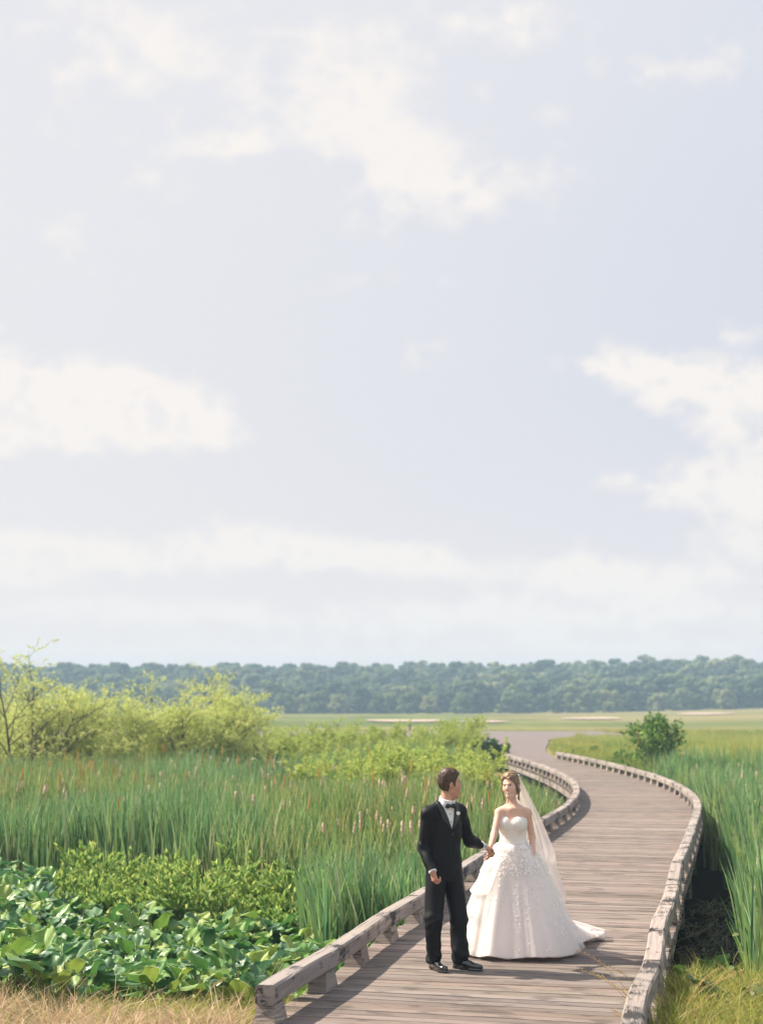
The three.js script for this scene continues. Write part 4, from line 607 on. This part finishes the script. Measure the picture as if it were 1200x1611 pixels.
// ---- the man in the dark suit
{
  const O = [0.58, 0, -13.48], g = thing('person', 'person in a black tuxedo and bow tie holding the hand of the one in white', 'person', null, O);
  const Y = 0.64, fr = frame(Y), C = (y, w = 0, u = 0) => [0.565 + fr.f[0] * w + fr.r[0] * u, y, -13.5 + fr.f[2] * w + fr.r[2] * u];
  const Rsh = [0.425, 1.365, -13.395], Lsh = [0.705, 1.37, -13.61], Rel = [0.376, 1.07, -13.41], Rwr = [0.452, 0.875, -13.275], Lel = [0.80, 1.105, -13.72], Lwr = [0.945, 1.035, -13.83];
  const fold = (x, y, z, a, f) => (noise3(x * f, y * f * 0.55, z * f) - 0.5) * a;
  const torso = blend([ell(C(1.24, 0.0), [0.185, 0.235, 0.118], fr), ell(C(1.05, 0.0), [0.160, 0.23, 0.112], fr), ell(C(0.86, 0.0), [0.188, 0.24, 0.128], fr), cap(Rsh, Lsh, 0.06, 0.06), cap([0.587, 1.45, -13.52], Rsh, 0.05, 0.058), cap([0.587, 1.45, -13.52], Lsh, 0.05, 0.058)], 0.06);
  const sleeveR = blend([cap(Rsh, Rel, 0.066, 0.054), cap(Rel, Rwr, 0.055, 0.045)], 0.03), sleeveL = blend([cap(Lsh, Lel, 0.066, 0.054), cap(Lel, Lwr, 0.056, 0.044)], 0.03);
  const cutEnd = (a, b, past) => { const d = V(b[0] - a[0], b[1] - a[1], b[2] - a[2]).normalize(); return (x, y, z) => (x - b[0]) * d.x + (y - b[1]) * d.y + (z - b[2]) * d.z - past; };
  const endR = cutEnd(Rel, Rwr, 0.0), endL = cutEnd(Lel, Lwr, 0.0);
  const lateral = (x, z) => (x - 0.565) * fr.r[0] + (z + 13.5) * fr.r[2], fwd = (x, z) => (x - 0.565) * fr.f[0] + (z + 13.5) * fr.f[2];
  const vHalf = (y) => clamp((y - 1.205) * 0.33, -0.02, 0.082);
  const solid = (x, y, z) => {
    let v = torso(x, y, z) + fold(x, y, z, 0.020, 9) + fold(x, y, z, 0.008, 24);
    v = Math.max(v, 0.768 + 0.012 * fwd(x, z) - y);
    const sr = Math.max(sleeveR(x, y, z) + fold(x, y, z, 0.024, 15), endR(x, y, z)) + Math.sin(y * 80 + x * 50) * 0.003 * Math.exp(-(((y - 1.06) / 0.06) ** 2)), sl = Math.max(sleeveL(x, y, z) + fold(x, y, z, 0.024, 15), endL(x, y, z));
    return smin(smin(v, sr, 0.02), sl, 0.03);
  };
  const jacketF = (x, y, z) => {
    let v = solid(x, y, z); const u = lateral(x, z), w = fwd(x, z);
    const inV = Math.min(vHalf(y) - Math.abs(u), w - 0.03);                      // the opening over the shirt front
    if (y > 1.19) v = Math.max(v, Math.min(inV, y - 1.2) * 0.9);
    const neck = Math.hypot((x - 0.592), (z + 13.51)) - 0.078 - (y - 1.43) * 0.25; if (y > 1.38) v = Math.max(v, -Math.max(neck, 1.40 - y + w * 0.25));
    return v;
  };
  const suit = cloth([0.0055, 0.0058, 0.009], 0.6, { specularIntensity: 0.45 }), satin = cloth([0.009, 0.009, 0.012], 0.35);
  part('jacket', at0(nets(jacketF, [0.27, 0.74, -13.92], [1.02, 1.54, -13.2], 0.009), O), suit, g);
  for (const sgn of [-1, 1]) { const F = (x, y, z) => { const u = lateral(x, z) * sgn, w = fwd(x, z), e = vHalf(y), wd = 0.058 * smooth(1.2, 1.33, y) * (y > 1.38 ? 1 - smooth(1.38, 1.47, y) * 0.5 : 1); return Math.max(torso(x, y, z) - 0.006, -(torso(x, y, z) + 0.004), -(u - e + 0.002), u - e - wd, 1.207 - y, y - 1.475, -(w - 0.02)); }; part('lapel', at0(nets(F, [0.44, 1.19, -13.62], [0.86, 1.49, -13.28], 0.0055), O), satin, g); }
  const shirtMat = cloth([0.78, 0.77, 0.80], 0.8);
  const shirtBody = (x, y, z) => Math.max(torso(x, y, z) + 0.014, 1.19 - y, y - 1.47);
  const collar = (x, y, z) => { const q = Math.hypot(x - 0.594 - (y - 1.45) * 0.12, z + 13.508) - 0.062 - 0.006; return Math.max(Math.abs(q) - 0.007, y - 1.503 + fwd(x, z) * 0.32, 1.405 - y); };
  const cuff = (a, b) => { const f = cap(a, [b[0] + (b[0] - a[0]) * 0.1, b[1] + (b[1] - a[1]) * 0.1, b[2] + (b[2] - a[2]) * 0.1], 0.05, 0.036), e = cutEnd(a, b, 0.014), s = cutEnd(a, b, -0.05); return (x, y, z) => Math.max(f(x, y, z), e(x, y, z), -s(x, y, z)); };
  const cR = cuff(Rel, Rwr), cL = cuff(Lel, Lwr);
  part('shirt', at0(nets((x, y, z) => smin(shirtBody(x, y, z), collar(x, y, z), 0.01), [0.36, 1.17, -13.72], [0.80, 1.53, -13.30], 0.007), O), shirtMat, g);
  part('cuff', at0(nets(cR, ...box3([Rwr], 0.1), 0.005), O), shirtMat, g); part('cuff', at0(nets(cL, ...box3([Lwr], 0.1), 0.005), O), shirtMat, g);
  // bow tie: knot and two wings
  const B = C(1.432, 0.098), wing = (s) => ell([B[0] + fr.r[0] * 0.034 * s, B[1], B[2] + fr.r[2] * 0.034 * s], [0.03, 0.023, 0.012], fr), knot = ell(B, [0.012, 0.014, 0.014], fr), w1 = wing(1), w2 = wing(-1);
  part('bow_tie', at0(nets((x, y, z) => smin(smin(w1(x, y, z), w2(x, y, z), 0.006), knot(x, y, z), 0.006), ...box3([B], 0.085), 0.004), O), satin, g);
  for (const y of [1.36, 1.29, 1.23]) { const bt = part('shirt_stud', new THREE.SphereGeometry(0.0055, 8, 6), satin, g); let w = 0.2; while (shirtBody(...C(y, w)) > 0) w -= 0.002; const p = C(y, w); bt.position.set(p[0] - O[0], y, p[2] - O[2]); }
  // white flower on the lapel
  { let w = 0.25; while (torso(...C(1.36, w, 0.082)) > 0) w -= 0.002; const P = C(1.36, w + 0.012, 0.082), pet = []; for (let k = 0; k < 9; k++) { const a = k * 0.72, q = k < 5 ? 0.014 : 0.006; pet.push(ell([P[0] + fr.r[0] * Math.cos(a) * q, P[1] + Math.sin(a) * q, P[2] + fr.r[2] * Math.cos(a) * q + (k >= 5 ? 0.008 : 0)], [0.011, 0.008, 0.008], fr)); } const fl = part('boutonniere', at0(nets(blend(pet, 0.003), ...box3([P], 0.045), 0.003), O), cloth([0.85, 0.83, 0.76], 0.8), g); const lf = new Faces(); tube(lf, [V(P[0] - O[0], P[1] - 0.012, P[2] - O[2] - 0.002), V(P[0] - O[0] - 0.006, P[1] - 0.05, P[2] - O[2])], [0.006, 0.003], 5); part('flower_stem', lf.geo(true), M.stem, fl); }
  for (const sgn of [-1, 1]) part('pocket_flap', at0(nets((x, y, z) => { const u = lateral(x, z) * sgn, w = fwd(x, z); return Math.max(solid(x, y, z) - 0.005, -(solid(x, y, z) + 0.004), Math.abs(y - 0.945) - 0.024, Math.abs(u - 0.108) - 0.06, -w); }, [0.38, 0.90, -13.66], [0.80, 0.99, -13.26], 0.006), O), suit, g);
  { const bt = part('jacket_button', new THREE.SphereGeometry(0.011, 10, 8), satin, g); let w = 0.25; while (solid(...C(1.185, w)) > 0) w -= 0.002; const p = C(1.185, w); bt.position.set(p[0] - O[0], 1.185, p[2] - O[2]); bt.scale.set(1, 1, 0.5); bt.rotation.y = Y; }
  // trousers and shoes
  const Rh = C(0.83, 0, -0.088), Lh = C(0.83, 0, 0.088), Rk = [0.463, 0.445, -13.375], Lk = [0.694, 0.43, -13.49], Ra = [0.468, 0.06, -13.45], La = [0.702, 0.06, -13.47];
  const legs = [blend([cap(Rh, Rk, 0.098, 0.080), cap(Rk, Ra, 0.080, 0.067)], 0.03), blend([cap(Lh, Lk, 0.098, 0.080), cap(Lk, La, 0.080, 0.067)], 0.03)], seat = ell(C(0.88), [0.165, 0.15, 0.112], fr);
  const trouF = (x, y, z) => { const f = fold(x, y, z, 0.03 * (smooth(0.6, 0.2, y) + 0.3), 12) + Math.sin(y * 62 + x * 30 + z * 22) * 0.007 * smooth(0.3, 0.08, y) + Math.sin(y * 70 - x * 40) * 0.004 * Math.exp(-(((y - 0.42) / 0.07) ** 2)); return Math.max(smin(smin(seat(x, y, z), legs[0](x, y, z), 0.03), legs[1](x, y, z), 0.03) + f, 0.055 - y, y - 0.98); };
  part('trousers', at0(nets(trouF, [0.30, 0.04, -13.72], [0.86, 1.0, -13.25], 0.009), O), suit, g);
  const shoeMat = new THREE.MeshPhysicalMaterial({ color: new THREE.Color().setRGB(0.008, 0.008, 0.009), roughness: 0.16, clearcoat: 1, clearcoatRoughness: 0.04 });
  for (const [a, yaw] of [[Ra, 0.45], [La, 1.0]]) {
    const sf = frame(yaw), q = (f, u, y) => [a[0] + sf.f[0] * f + sf.r[0] * u, y, a[2] + sf.f[2] * f + sf.r[2] * u];
    const up = blend([ell(q(0.145, 0, 0.036), [0.044, 0.034, 0.085], sf), ell(q(0.05, 0, 0.05), [0.041, 0.045, 0.085], sf), ell(q(-0.03, 0, 0.055), [0.037, 0.06, 0.045], sf), cap(q(-0.01, 0, 0.08), q(0.015, 0, 0.11), 0.036, 0.034)], 0.03), sole = blend([ell(q(0.14, 0, 0.012), [0.047, 0.02, 0.092], sf), ell(q(-0.01, 0, 0.012), [0.038, 0.02, 0.07], sf)], 0.04);
    part('shoe', at0(nets((x, y, z) => Math.max(smin(up(x, y, z), sole(x, y, z), 0.006), 0.001 - y, y - 0.12), [a[0] - 0.27, -0.01, a[2] - 0.27], [a[0] + 0.27, 0.13, a[2] + 0.27], 0.006), O), shoeMat, g);
  }
  // body: head, neck and hands, carried on through the clothes
  const hd = headOf([0.622, 1.622, -13.515], 1.78, 0.0, { s: 1.03, f: 0, skin: [0.50, 0.28, 0.205], lip: [0.42, 0.19, 0.15], brow: [0.05, 0.03, 0.022] });
  const hr = handOf(Rwr, [0.22, -0.95, 0.16], [0.75, 0.1, -0.55], [0.75, 1.1, 0.7], 0.98, 1, 0.7), hl = handOf([Lwr[0] + 0.004, Lwr[1] - 0.002, Lwr[2] - 0.003], [0.80, -0.25, -0.30], [0.1, -0.85, -0.25], [0.7, 1.0, 0.6], 0.98, 1, 0.3);
  const inner = blend([cap([0.605, 1.56, -13.525], [0.588, 1.42, -13.52], 0.056, 0.062), ell(C(1.22), [0.15, 0.2, 0.08], fr), ell(C(0.95), [0.13, 0.2, 0.08], fr), cap(Rsh, Rel, 0.045, 0.036), cap(Rel, Rwr, 0.036, 0.026), cap(Lsh, Lel, 0.045, 0.036), cap(Lel, Lwr, 0.036, 0.026), cap(Rh, Rk, 0.07, 0.05), cap(Rk, Ra, 0.05, 0.035), cap(Lh, Lk, 0.07, 0.05), cap(Lk, La, 0.05, 0.035)], 0.03);
  const skin = () => [0.50, 0.27, 0.195];
  const neckHead = (x, y, z) => smin(hd.sdf(x, y, z), inner(x, y, z), 0.025), handSkin = (x, y, z) => { const m = 1 + (noise3(x * 120, y * 120, z * 120) - 0.5) * 0.2; return [0.52 * m, 0.265 * m, 0.19 * m]; };
  part('body', at0(mergeGeometries([nets((x, y, z) => Math.max(inner(x, y, z), y - 1.40), [0.3, 0.03, -13.95], [1.0, 1.42, -13.2], 0.013, skin), nets((x, y, z) => Math.max(neckHead(x, y, z), 1.385 - y), [0.48, 1.38, -13.66], [0.78, 1.78, -13.38], 0.0036, hd.colour), nets(hr, ...box3([Rwr, [0.5, 0.74, -13.26]], 0.085), 0.0034, handSkin), nets(hl, ...box3([Lwr, [1.06, 0.99, -13.88]], 0.085), 0.0034, handSkin)]), O), skinMat, g);
  const hairF = (x, y, z) => { const [a, b, d] = hd.loc(x, y, z), n = (noise3(a * 90, b * 30, d * 60) - 0.5) * 0.010 + (noise3(a * 25, b * 25, d * 25) - 0.5) * 0.012; const thick = 0.009 + 0.012 * smooth(0.05, 0.12, b) + n; const line = d > 0.0 ? lerp(0.020, 0.078, smooth(0.02, 0.075, d)) : lerp(0.020, -0.062, smooth(-0.005, -0.035, d)); const side = d > -0.01 && d < 0.035 && Math.abs(a) > 0.05 ? -0.015 : line; return Math.max(hd.base(a, b, d) - thick, Math.min(line, side) - b, -(hd.base(a, b, d) + 0.01)) * hd.S; };
  const strand = (x, y, z) => { const [a, b, d] = hd.loc(x, y, z), k = clamp(noise3(a * 220, b * 60 + d * 40, d * 60) * 1.5 - 0.25); return [lerp(0.022, 0.085, k), lerp(0.012, 0.046, k), lerp(0.008, 0.03, k)]; };
  part('hair', at0(nets(hairF, [0.48, 1.52, -13.66], [0.77, 1.79, -13.37], 0.0034, strand), O), new THREE.MeshPhysicalMaterial({ vertexColors: true, roughness: 0.55, sheen: 0.3, sheenColor: new THREE.Color().setRGB(0.5, 0.25, 0.15) }), g);
}

// ---- the bride
{
  const O = [1.25, 0, -14.2], g = thing('person', 'person in a white strapless wedding gown with long veil and train', 'person', null, O);
  const Y = -0.22, fr = frame(Y), cx = 1.245, cz = -14.17, C = (y, w = 0, u = 0) => [cx + fr.f[0] * w + fr.r[0] * u, y, cz + fr.f[2] * w + fr.r[2] * u];
  const Rsh = [1.116, 1.322, -14.14], Lsh = [1.386, 1.319, -14.17], Rel = [1.056, 1.125, -14.02], Rwr = [1.012, 1.03, -13.875], Lel = [1.432, 1.085, -14.22], Lwr = [1.428, 0.955, -14.08];
  const hd = headOf([1.228, 1.572, -14.15], -0.46, 0.10, { s: 0.955, f: 1, smile: 1, skin: [0.70, 0.46, 0.375], lip: [0.50, 0.18, 0.16], brow: [0.22, 0.13, 0.085] });
  const torso = blend([ell(C(1.225, 0.0), [0.135, 0.16, 0.092], fr), ell(C(1.07, 0.0), [0.118, 0.17, 0.088], fr), ell(C(1.215, 0.065, -0.062), [0.066, 0.066, 0.06], fr), ell(C(1.215, 0.065, 0.062), [0.066, 0.066, 0.06], fr), ell(C(0.93, -0.01), [0.165, 0.15, 0.12], fr)], 0.045);
  const arms = blend([cap(Rsh, Rel, 0.038, 0.031), cap(Rel, Rwr, 0.032, 0.022), cap(Lsh, Lel, 0.038, 0.031), cap(Lel, Lwr, 0.032, 0.022)], 0.02);
  const upper = blend([cap([1.236, 1.50, -14.175], [1.243, 1.37, -14.185], 0.043, 0.05), cap([1.243, 1.375, -14.18], Rsh, 0.036, 0.038), cap([1.243, 1.375, -14.18], Lsh, 0.036, 0.038), ell(C(1.312, 0.0), [0.125, 0.07, 0.075], fr), cap(C(1.355, 0.062, 0.015), C(1.352, 0.03, 0.11), 0.009, 0.008), cap(C(1.355, 0.062, -0.015), C(1.352, 0.03, -0.11), 0.006, 0.004)], 0.045);
  const bodyF = (x, y, z) => smin(smin(smin(torso(x, y, z) + 0.006, upper(x, y, z), 0.05), arms(x, y, z), 0.025), hd.sdf(x, y, z), 0.022);
  const hr = handOf([Rwr[0], Rwr[1], Rwr[2]], [-0.12, -0.85, 0.35], [-0.85, 0.05, -0.3], [0.35, 0.5, 0.3], 0.86, -1, 0.5), hl = handOf(Lwr, [-0.12, -0.95, 0.22], [-0.8, 0, -0.4], [0.3, 0.4, 0.3], 0.86, 1, 0.4);
  const sk = (x, y, z) => { const m = 1 + (noise3(x * 70, y * 70, z * 70) - 0.5) * 0.08; return [0.68 * m, 0.43 * m, 0.345 * m]; };
  const legB = blend([cap([1.17, 0.9, -14.2], [1.19, 0.48, -14.18], 0.075, 0.05), cap([1.19, 0.48, -14.18], [1.20, 0.09, -14.2], 0.05, 0.032), cap([1.32, 0.9, -14.2], [1.31, 0.48, -14.2], 0.075, 0.05), cap([1.31, 0.48, -14.2], [1.31, 0.09, -14.24], 0.05, 0.032), cap([1.20, 0.07, -14.2], [1.17, 0.035, -14.06], 0.03, 0.026), cap([1.31, 0.07, -14.24], [1.30, 0.035, -14.1], 0.03, 0.026)], 0.03);
  part('body', at0(mergeGeometries([nets((x, y, z) => Math.max(Math.min(bodyF(x, y, z), smin(legB(x, y, z), torso(x, y, z) + 0.01, 0.03)), y - 1.43), [0.94, 0.0, -14.4], [1.54, 1.45, -13.82], 0.008, sk), nets((x, y, z) => Math.max(bodyF(x, y, z), 1.425 - y), [1.09, 1.42, -14.30], [1.36, 1.72, -14.0], 0.0034, hd.colour), nets(hr, ...box3([Rwr, [1.0, 0.9, -13.83]], 0.07), 0.0034, sk), nets(hl, ...box3([Lwr, [1.41, 0.83, -14.05]], 0.07), 0.0034, sk)]), O), skinMat, g);
  // eyes and smile are part of the face; hair is swept back into a low knot with loose curls
  const strands = (a, b, d) => (noise3(a * 60 + d * 30, b * 45, d * 35) - 0.5) * 0.012 + Math.sin((d * 0.7 + b * 0.5 + a * 0.3) * 260) * 0.0014;
  const bun = ell([0.005, -0.045, -0.105], [0.050, 0.048, 0.042], frame(0)), curlA = blend([cap([-0.070, 0.01, 0.02], [-0.086, -0.07, 0.015], 0.008, 0.006), cap([-0.086, -0.07, 0.015], [-0.075, -0.13, 0.02], 0.006, 0.006), cap([-0.075, -0.13, 0.02], [-0.098, -0.165, 0.01], 0.006, 0.004)], 0.01), curlB = blend([cap([0.070, 0.01, 0.015], [0.080, -0.08, 0.005], 0.012, 0.011), cap([0.080, -0.08, 0.005], [0.070, -0.13, 0.0], 0.010, 0.006), cap([0.070, -0.13, 0.0], [0.080, -0.155, 0.0], 0.006, 0.003)], 0.01);
  const hairF = (x, y, z) => { const [a, b, d] = hd.loc(x, y, z), base = hd.base(a, b, d), part_ = lerp(0.088, 0.055, smooth(-0.02, 0.05, a)); const line = d > 0.0 ? lerp(-0.02, part_, smooth(0.0, 0.07, d - Math.abs(a) * 0.15)) : lerp(-0.02, -0.085, smooth(0, -0.05, d)); let v = Math.max(base - 0.013 - 0.009 * smooth(0.04, 0.11, b) - strands(a, b, d), line - b, -(base + 0.012)); v = smin(v, bun(a, b, d) - strands(a, b, d), 0.02); v = smin(v, Math.min(curlA(a, b, d), curlB(a, b, d)) - strands(a, b, d) * 0.6, 0.01); return v * hd.S; };
  const hc = (x, y, z) => { const [a, b, d] = hd.loc(x, y, z), k = clamp(noise3(a * 70 + b * 160 + 4, b * 60 - d * 150, d * 60) * 1.6 - 0.3); return [lerp(0.075, 0.30, k), lerp(0.042, 0.18, k), lerp(0.026, 0.105, k)]; };
  part('hair', at0(nets(hairF, [1.08, 1.35, -14.36], [1.38, 1.73, -14.0], 0.0042, hc), O), new THREE.MeshPhysicalMaterial({ vertexColors: true, roughness: 0.5, sheen: 0.4, sheenColor: new THREE.Color().setRGB(0.6, 0.4, 0.25) }), g);
  // bodice with a sweetheart neckline
  const lat = (x, z) => (x - cx) * fr.r[0] + (z - cz) * fr.r[2];
  const topLine = (x, z) => { const u = Math.abs(lat(x, z)), w = (x - cx) * fr.f[0] + (z - cz) * fr.f[2]; return w > 0 ? 1.238 + 0.052 * Math.sin(clamp(u / 0.07) * 1.9) - smooth(0.09, 0.14, u) * 0.02 : 1.262; };
  const bodF = (x, y, z) => Math.max(torso(x, y, z) - 0.005, -(torso(x, y, z) + 0.012), y - topLine(x, z), 0.985 - y);
  const gown = (rgb, tr) => new THREE.MeshPhysicalMaterial({ color: new THREE.Color().setRGB(...rgb), roughness: 0.96, transmission: tr, thickness: 0, side: THREE.DoubleSide, sheen: 0.3, sheenColor: new THREE.Color(1, 0.97, 0.95), specularIntensity: 0.3 });
  const tulle = gown([0.925, 0.86, 0.842], 0.08), lace = cloth([0.90, 0.855, 0.84], 0.9, { sheen: 0 });
  const bodice = part('bodice', at0(nets(bodF, [1.05, 0.97, -14.32], [1.45, 1.31, -14.0], 0.006), O), cloth([0.85, 0.80, 0.78], 0.85, { sheenColor: new THREE.Color(1, 1, 1) }), g);
  // skirt: one full bell with a train towards the far right
  const R0 = (t) => { const d = (a) => { let q = Math.abs(t - a) % (2 * Math.PI); return q > Math.PI ? 2 * Math.PI - q : q; }; return 0.49 + 0.05 * Math.cos(t - 0.15) + 0.06 * Math.exp(-((d(3.14) / 0.7) ** 2)) + 0.78 * Math.exp(-((d(-0.92) / 0.30) ** 2)) + 0.18 * Math.exp(-((d(-1.4) / 0.8) ** 2)) - 0.08 * Math.exp(-((d(1.57) / 0.6) ** 2)); };
  const skirt = (th, t, swell = 0, seed = 0) => {
    const R = R0(th) + swell * t, p = 0.60 + Math.max(0, R - 0.56) * 1.5, wx = 0.118, wz = 0.094, gk = Math.pow(t, p), tr = smooth(0.65, 1.2, R);
    const fl = 0.5 + 0.5 * Math.sin(th * 6 + 0.7 + seed + Math.sin(th * 3) * 1.3), fine = Math.sin(th * 19 + seed * 2 + 2 * Math.sin(th * 5)), amp = smooth(0.05, 0.9, t) * (0.075 + 0.02 * tr);
    const rr = 1 + (fl - 0.5) * amp * 1.6 + fine * amp * 0.28;
    const x = lerp(wx, R, gk) * Math.cos(th) * rr, z = lerp(wz, R * 0.96, gk) * Math.sin(th) * rr;
    const y = lerp(1.035, 0.018, Math.pow(t, 1 - 0.42 * tr)) + smooth(0.8, 1, t) * 0.03 * (fl) * (1 - tr) + tr * smooth(0.45, 0.9, t) * (0.035 + 0.035 * fine * fl);
    return [1.245 + 0.02 * t + x, Math.max(0.012, y), -14.17 - 0.05 * t + z];
  };
  const sheet = (fn, nu, nv, wrap) => { const F = new Faces(), id = []; for (let j = 0; j <= nv; j++) { const row = []; for (let i = 0; i < nu + (wrap ? 0 : 1); i++) { const p = fn(i / nu, j / nv); row.push(F.v(p[0] - O[0], p[1], p[2] - O[2])); } id.push(row); } for (let j = 0; j < nv; j++) for (let i = 0; i < nu; i++) F.quad(id[j][i], id[j + 1][i], id[j + 1][(i + 1) % id[j].length], id[j][(i + 1) % id[j].length]); return F.geo(true); };
  const sk0 = part('skirt', sheet((u, v) => skirt(u * 2 * Math.PI, v), 260, 70, true), tulle, g);
  // hem band of the outer layer, slightly proud
  part('hem_band', sheet((u, v) => { const th = u * 2 * Math.PI, p = skirt(th, lerp(0.955, 0.995, v), 0.016); return [p[0], p[1] + 0.004, p[2]]; }, 260, 4, true), gown([0.88, 0.83, 0.82], 0.2), g);
  const sheer = new THREE.MeshPhysicalMaterial({ color: new THREE.Color().setRGB(0.93, 0.89, 0.875), roughness: 1, transmission: 0.15, thickness: 0, transparent: true, opacity: 0.6, side: THREE.DoubleSide });
  // layered tiers falling at the side and back, each with a rippled edge
  const tier = (a0, a1, t0, t1, out, seed) => part('skirt_tier', sheet((u, v) => { const th = lerp(a0, a1, u), t = lerp(t0, lerp(t0 + 0.03, t1, smooth(0, 0.14, u) * smooth(1, 0.8, u)), v), p = skirt(th, t, 0, seed), f = v * v * v * out * Math.sin(Math.PI * clamp(u)) ** 0.5 * (1 + 0.25 * Math.sin(th * 9 + seed)), q = 0.006 + f; return [p[0] + Math.cos(th) * q, p[1] - 0.015 * v + 0.007 * Math.sin(th * 11 + seed) * v, p[2] + Math.sin(th) * q]; }, 90, 16, false), sheer, g);
  tier(2.35, 4.6, 0.02, 0.24, 0.03, 1.4); tier(2.05, 4.7, 0.05, 0.43, 0.06, 1.4); tier(2.1, 4.8, 0.2, 0.63, 0.04, 1.4);
  // the train's end rolls over on the planks
  { const roll = new Faces(); for (const [x, z, a, l, rr] of [[1.98, -15.05, 0.12, 0.42, 0.055], [1.92, -15.28, 0.1, 0.36, 0.05]]) { const pts = [], rs = []; for (let i = 0; i <= 10; i++) { const q = i / 10; pts.push(V(x + Math.cos(a) * l * (q - 0.4) - O[0], rr * 0.8 + 0.008 * Math.sin(q * 9), z + Math.sin(a) * l * (q - 0.4) - O[2])); rs.push(rr * (0.55 + 0.5 * Math.sin(Math.PI * (0.15 + 0.75 * q))) * (1 + 0.1 * Math.sin(q * 14))); } tube(roll, pts, rs, 14); } part('train_roll', roll.geo(true), tulle, g); }
  // sheer outer layer of net over the bell
  part('net_overlay', sheet((u, v) => { const th = u * 2 * Math.PI, p = skirt(th, 0.03 + 0.96 * v, 0.045, 0.9), q = 0.01 + 0.012 * v; return [p[0] + Math.cos(th) * q, p[1] + 0.006, p[2] + Math.sin(th) * q]; }, 240, 60, true), new THREE.MeshPhysicalMaterial({ color: new THREE.Color().setRGB(0.93, 0.89, 0.88), roughness: 1, transmission: 0.15, thickness: 0, transparent: true, opacity: 0.4, side: THREE.DoubleSide }), g);
  // lace flowers sewn on the bodice and down the skirt
  { const r = rng(404), F = new Faces(), LN = [], flower = (p, n, s) => { for (let k = 0; k < 11; k++) LN.push(n.x, n.y, n.z); const u = V(r() - 0.5, r() - 0.5, r() - 0.5).cross(n).normalize(), w = V().crossVectors(n, u), c = F.v(p.x + n.x * 0.003, p.y + n.y * 0.003, p.z + n.z * 0.003), ring = []; for (let k = 0; k < 10; k++) { const a = k * 0.6283, q = s * (k % 2 ? 0.45 : 1), h = k % 2 ? 0.0006 : 0.0014; ring.push(F.v(p.x + (u.x * Math.cos(a) + w.x * Math.sin(a)) * q + n.x * h, p.y + (u.y * Math.cos(a) + w.y * Math.sin(a)) * q + n.y * h, p.z + (u.z * Math.cos(a) + w.z * Math.sin(a)) * q + n.z * h)); } for (let k = 0; k < 10; k++) F.tri(c, ring[k], ring[(k + 1) % 10]); };
    const bp = bodice.geometry.attributes.position, bn = bodice.geometry.attributes.normal;
    for (let i = 0; i < 900; i++) { const k = (r() * bp.count) | 0, p = V().fromBufferAttribute(bp, k), n = V().fromBufferAttribute(bn, k); if (n.y > 0.8 || p.z + O[2] < cz - 0.02) continue; flower(p, n, 0.006 + 0.009 * r()); }
    for (let i = 0; i < 2200; i++) { const th = lerp(-0.5, 3.5, r()), t = r() < 0.45 ? 0.28 * r() : r() < 0.75 ? 0.3 + 0.45 * r() : 0.75 + 0.2 * r(); if (noise3(th * 4, t * 9, 3) < 0.42 || (th > 1.75 && t > 0.3 && r() < 0.75) || (t > 0.28 && r() < 0.7)) continue; const e = 0.01, net = (a, b) => { const q = skirt(a, b, 0.045, 0.9), w = 0.013 + 0.012 * b; return V(q[0] + Math.cos(a) * w, q[1] + 0.006, q[2] + Math.sin(a) * w); }, p = net(th, t), n = net(th + e, t).sub(p).cross(net(th, t + e).sub(p)).normalize(); if (n.x * Math.cos(th) + n.z * Math.sin(th) < 0) n.negate(); p.sub(V(O[0], 0, O[2])); flower(p, n, 0.006 + 0.009 * r()); }
    const lg = F.geo(); lg.setAttribute('normal', new THREE.Float32BufferAttribute(LN, 3));
    part('lace_flowers', lg, lace, g).userData.kind = 'stuff'; }
  // veil from the comb down the back to the skirt
  const cv = (pts) => new THREE.CatmullRomCurve3(pts.map((p) => V(...p))), vr = cv([[1.318, 1.668, -14.235], [1.395, 1.52, -14.30], [1.490, 1.33, -14.36], [1.60, 1.08, -14.40], [1.668, 0.90, -14.42], [1.675, 0.82, -14.42], [1.73, 0.66, -14.5], [1.785, 0.50, -14.55], [1.775, 0.36, -14.58], [1.80, 0.20, -14.62]]), vl = cv([[1.235, 1.672, -14.235], [1.225, 1.50, -14.32], [1.215, 1.3, -14.40], [1.17, 1.0, -14.5], [1.1, 0.8, -14.6], [0.98, 0.7, -14.65], [0.97, 0.55, -14.68], [0.98, 0.42, -14.7], [1.0, 0.3, -14.72], [1.02, 0.2, -14.75]]);
  const veilG = sheet((u, v) => { const a = vl.getPoint(v), b = vr.getPoint(v), p = a.lerp(b, u), k = smooth(0, 0.3, v); return [p.x + 0.008 * Math.sin(u * 26 + v * 3) * k, p.y, p.z - 0.09 * Math.sin(Math.PI * u) * (0.4 + v) + 0.028 * Math.sin(u * 24 + v * 4) * k + 0.012 * Math.sin(u * 41 - v * 5) * k]; }, 90, 60, false);
  part('veil', veilG, new THREE.MeshPhysicalMaterial({ color: new THREE.Color().setRGB(0.92, 0.88, 0.87), roughness: 0.98, transmission: 0.2, thickness: 0, transparent: true, opacity: 0.8, side: THREE.DoubleSide }), g);
  const comb = new Faces(); tube(comb, [V(1.235 - O[0], 1.668, -14.228 - O[2]), V(1.265 - O[0], 1.682, -14.238 - O[2]), V(1.318 - O[0], 1.665, -14.23 - O[2])], [0.008, 0.01, 0.008], 6); part('hair_comb', comb.geo(true), lace, g);
}
// ------------------------------------------------------------------ render
const renderer = new THREE.WebGLRenderer({ antialias: true });
renderer.setSize(762, 1024);
renderer.toneMapping = THREE.LinearToneMapping;
renderer.toneMappingExposure = EXPOSURE;
renderer.shadowMap.enabled = true;
renderer.render(scene, camera);
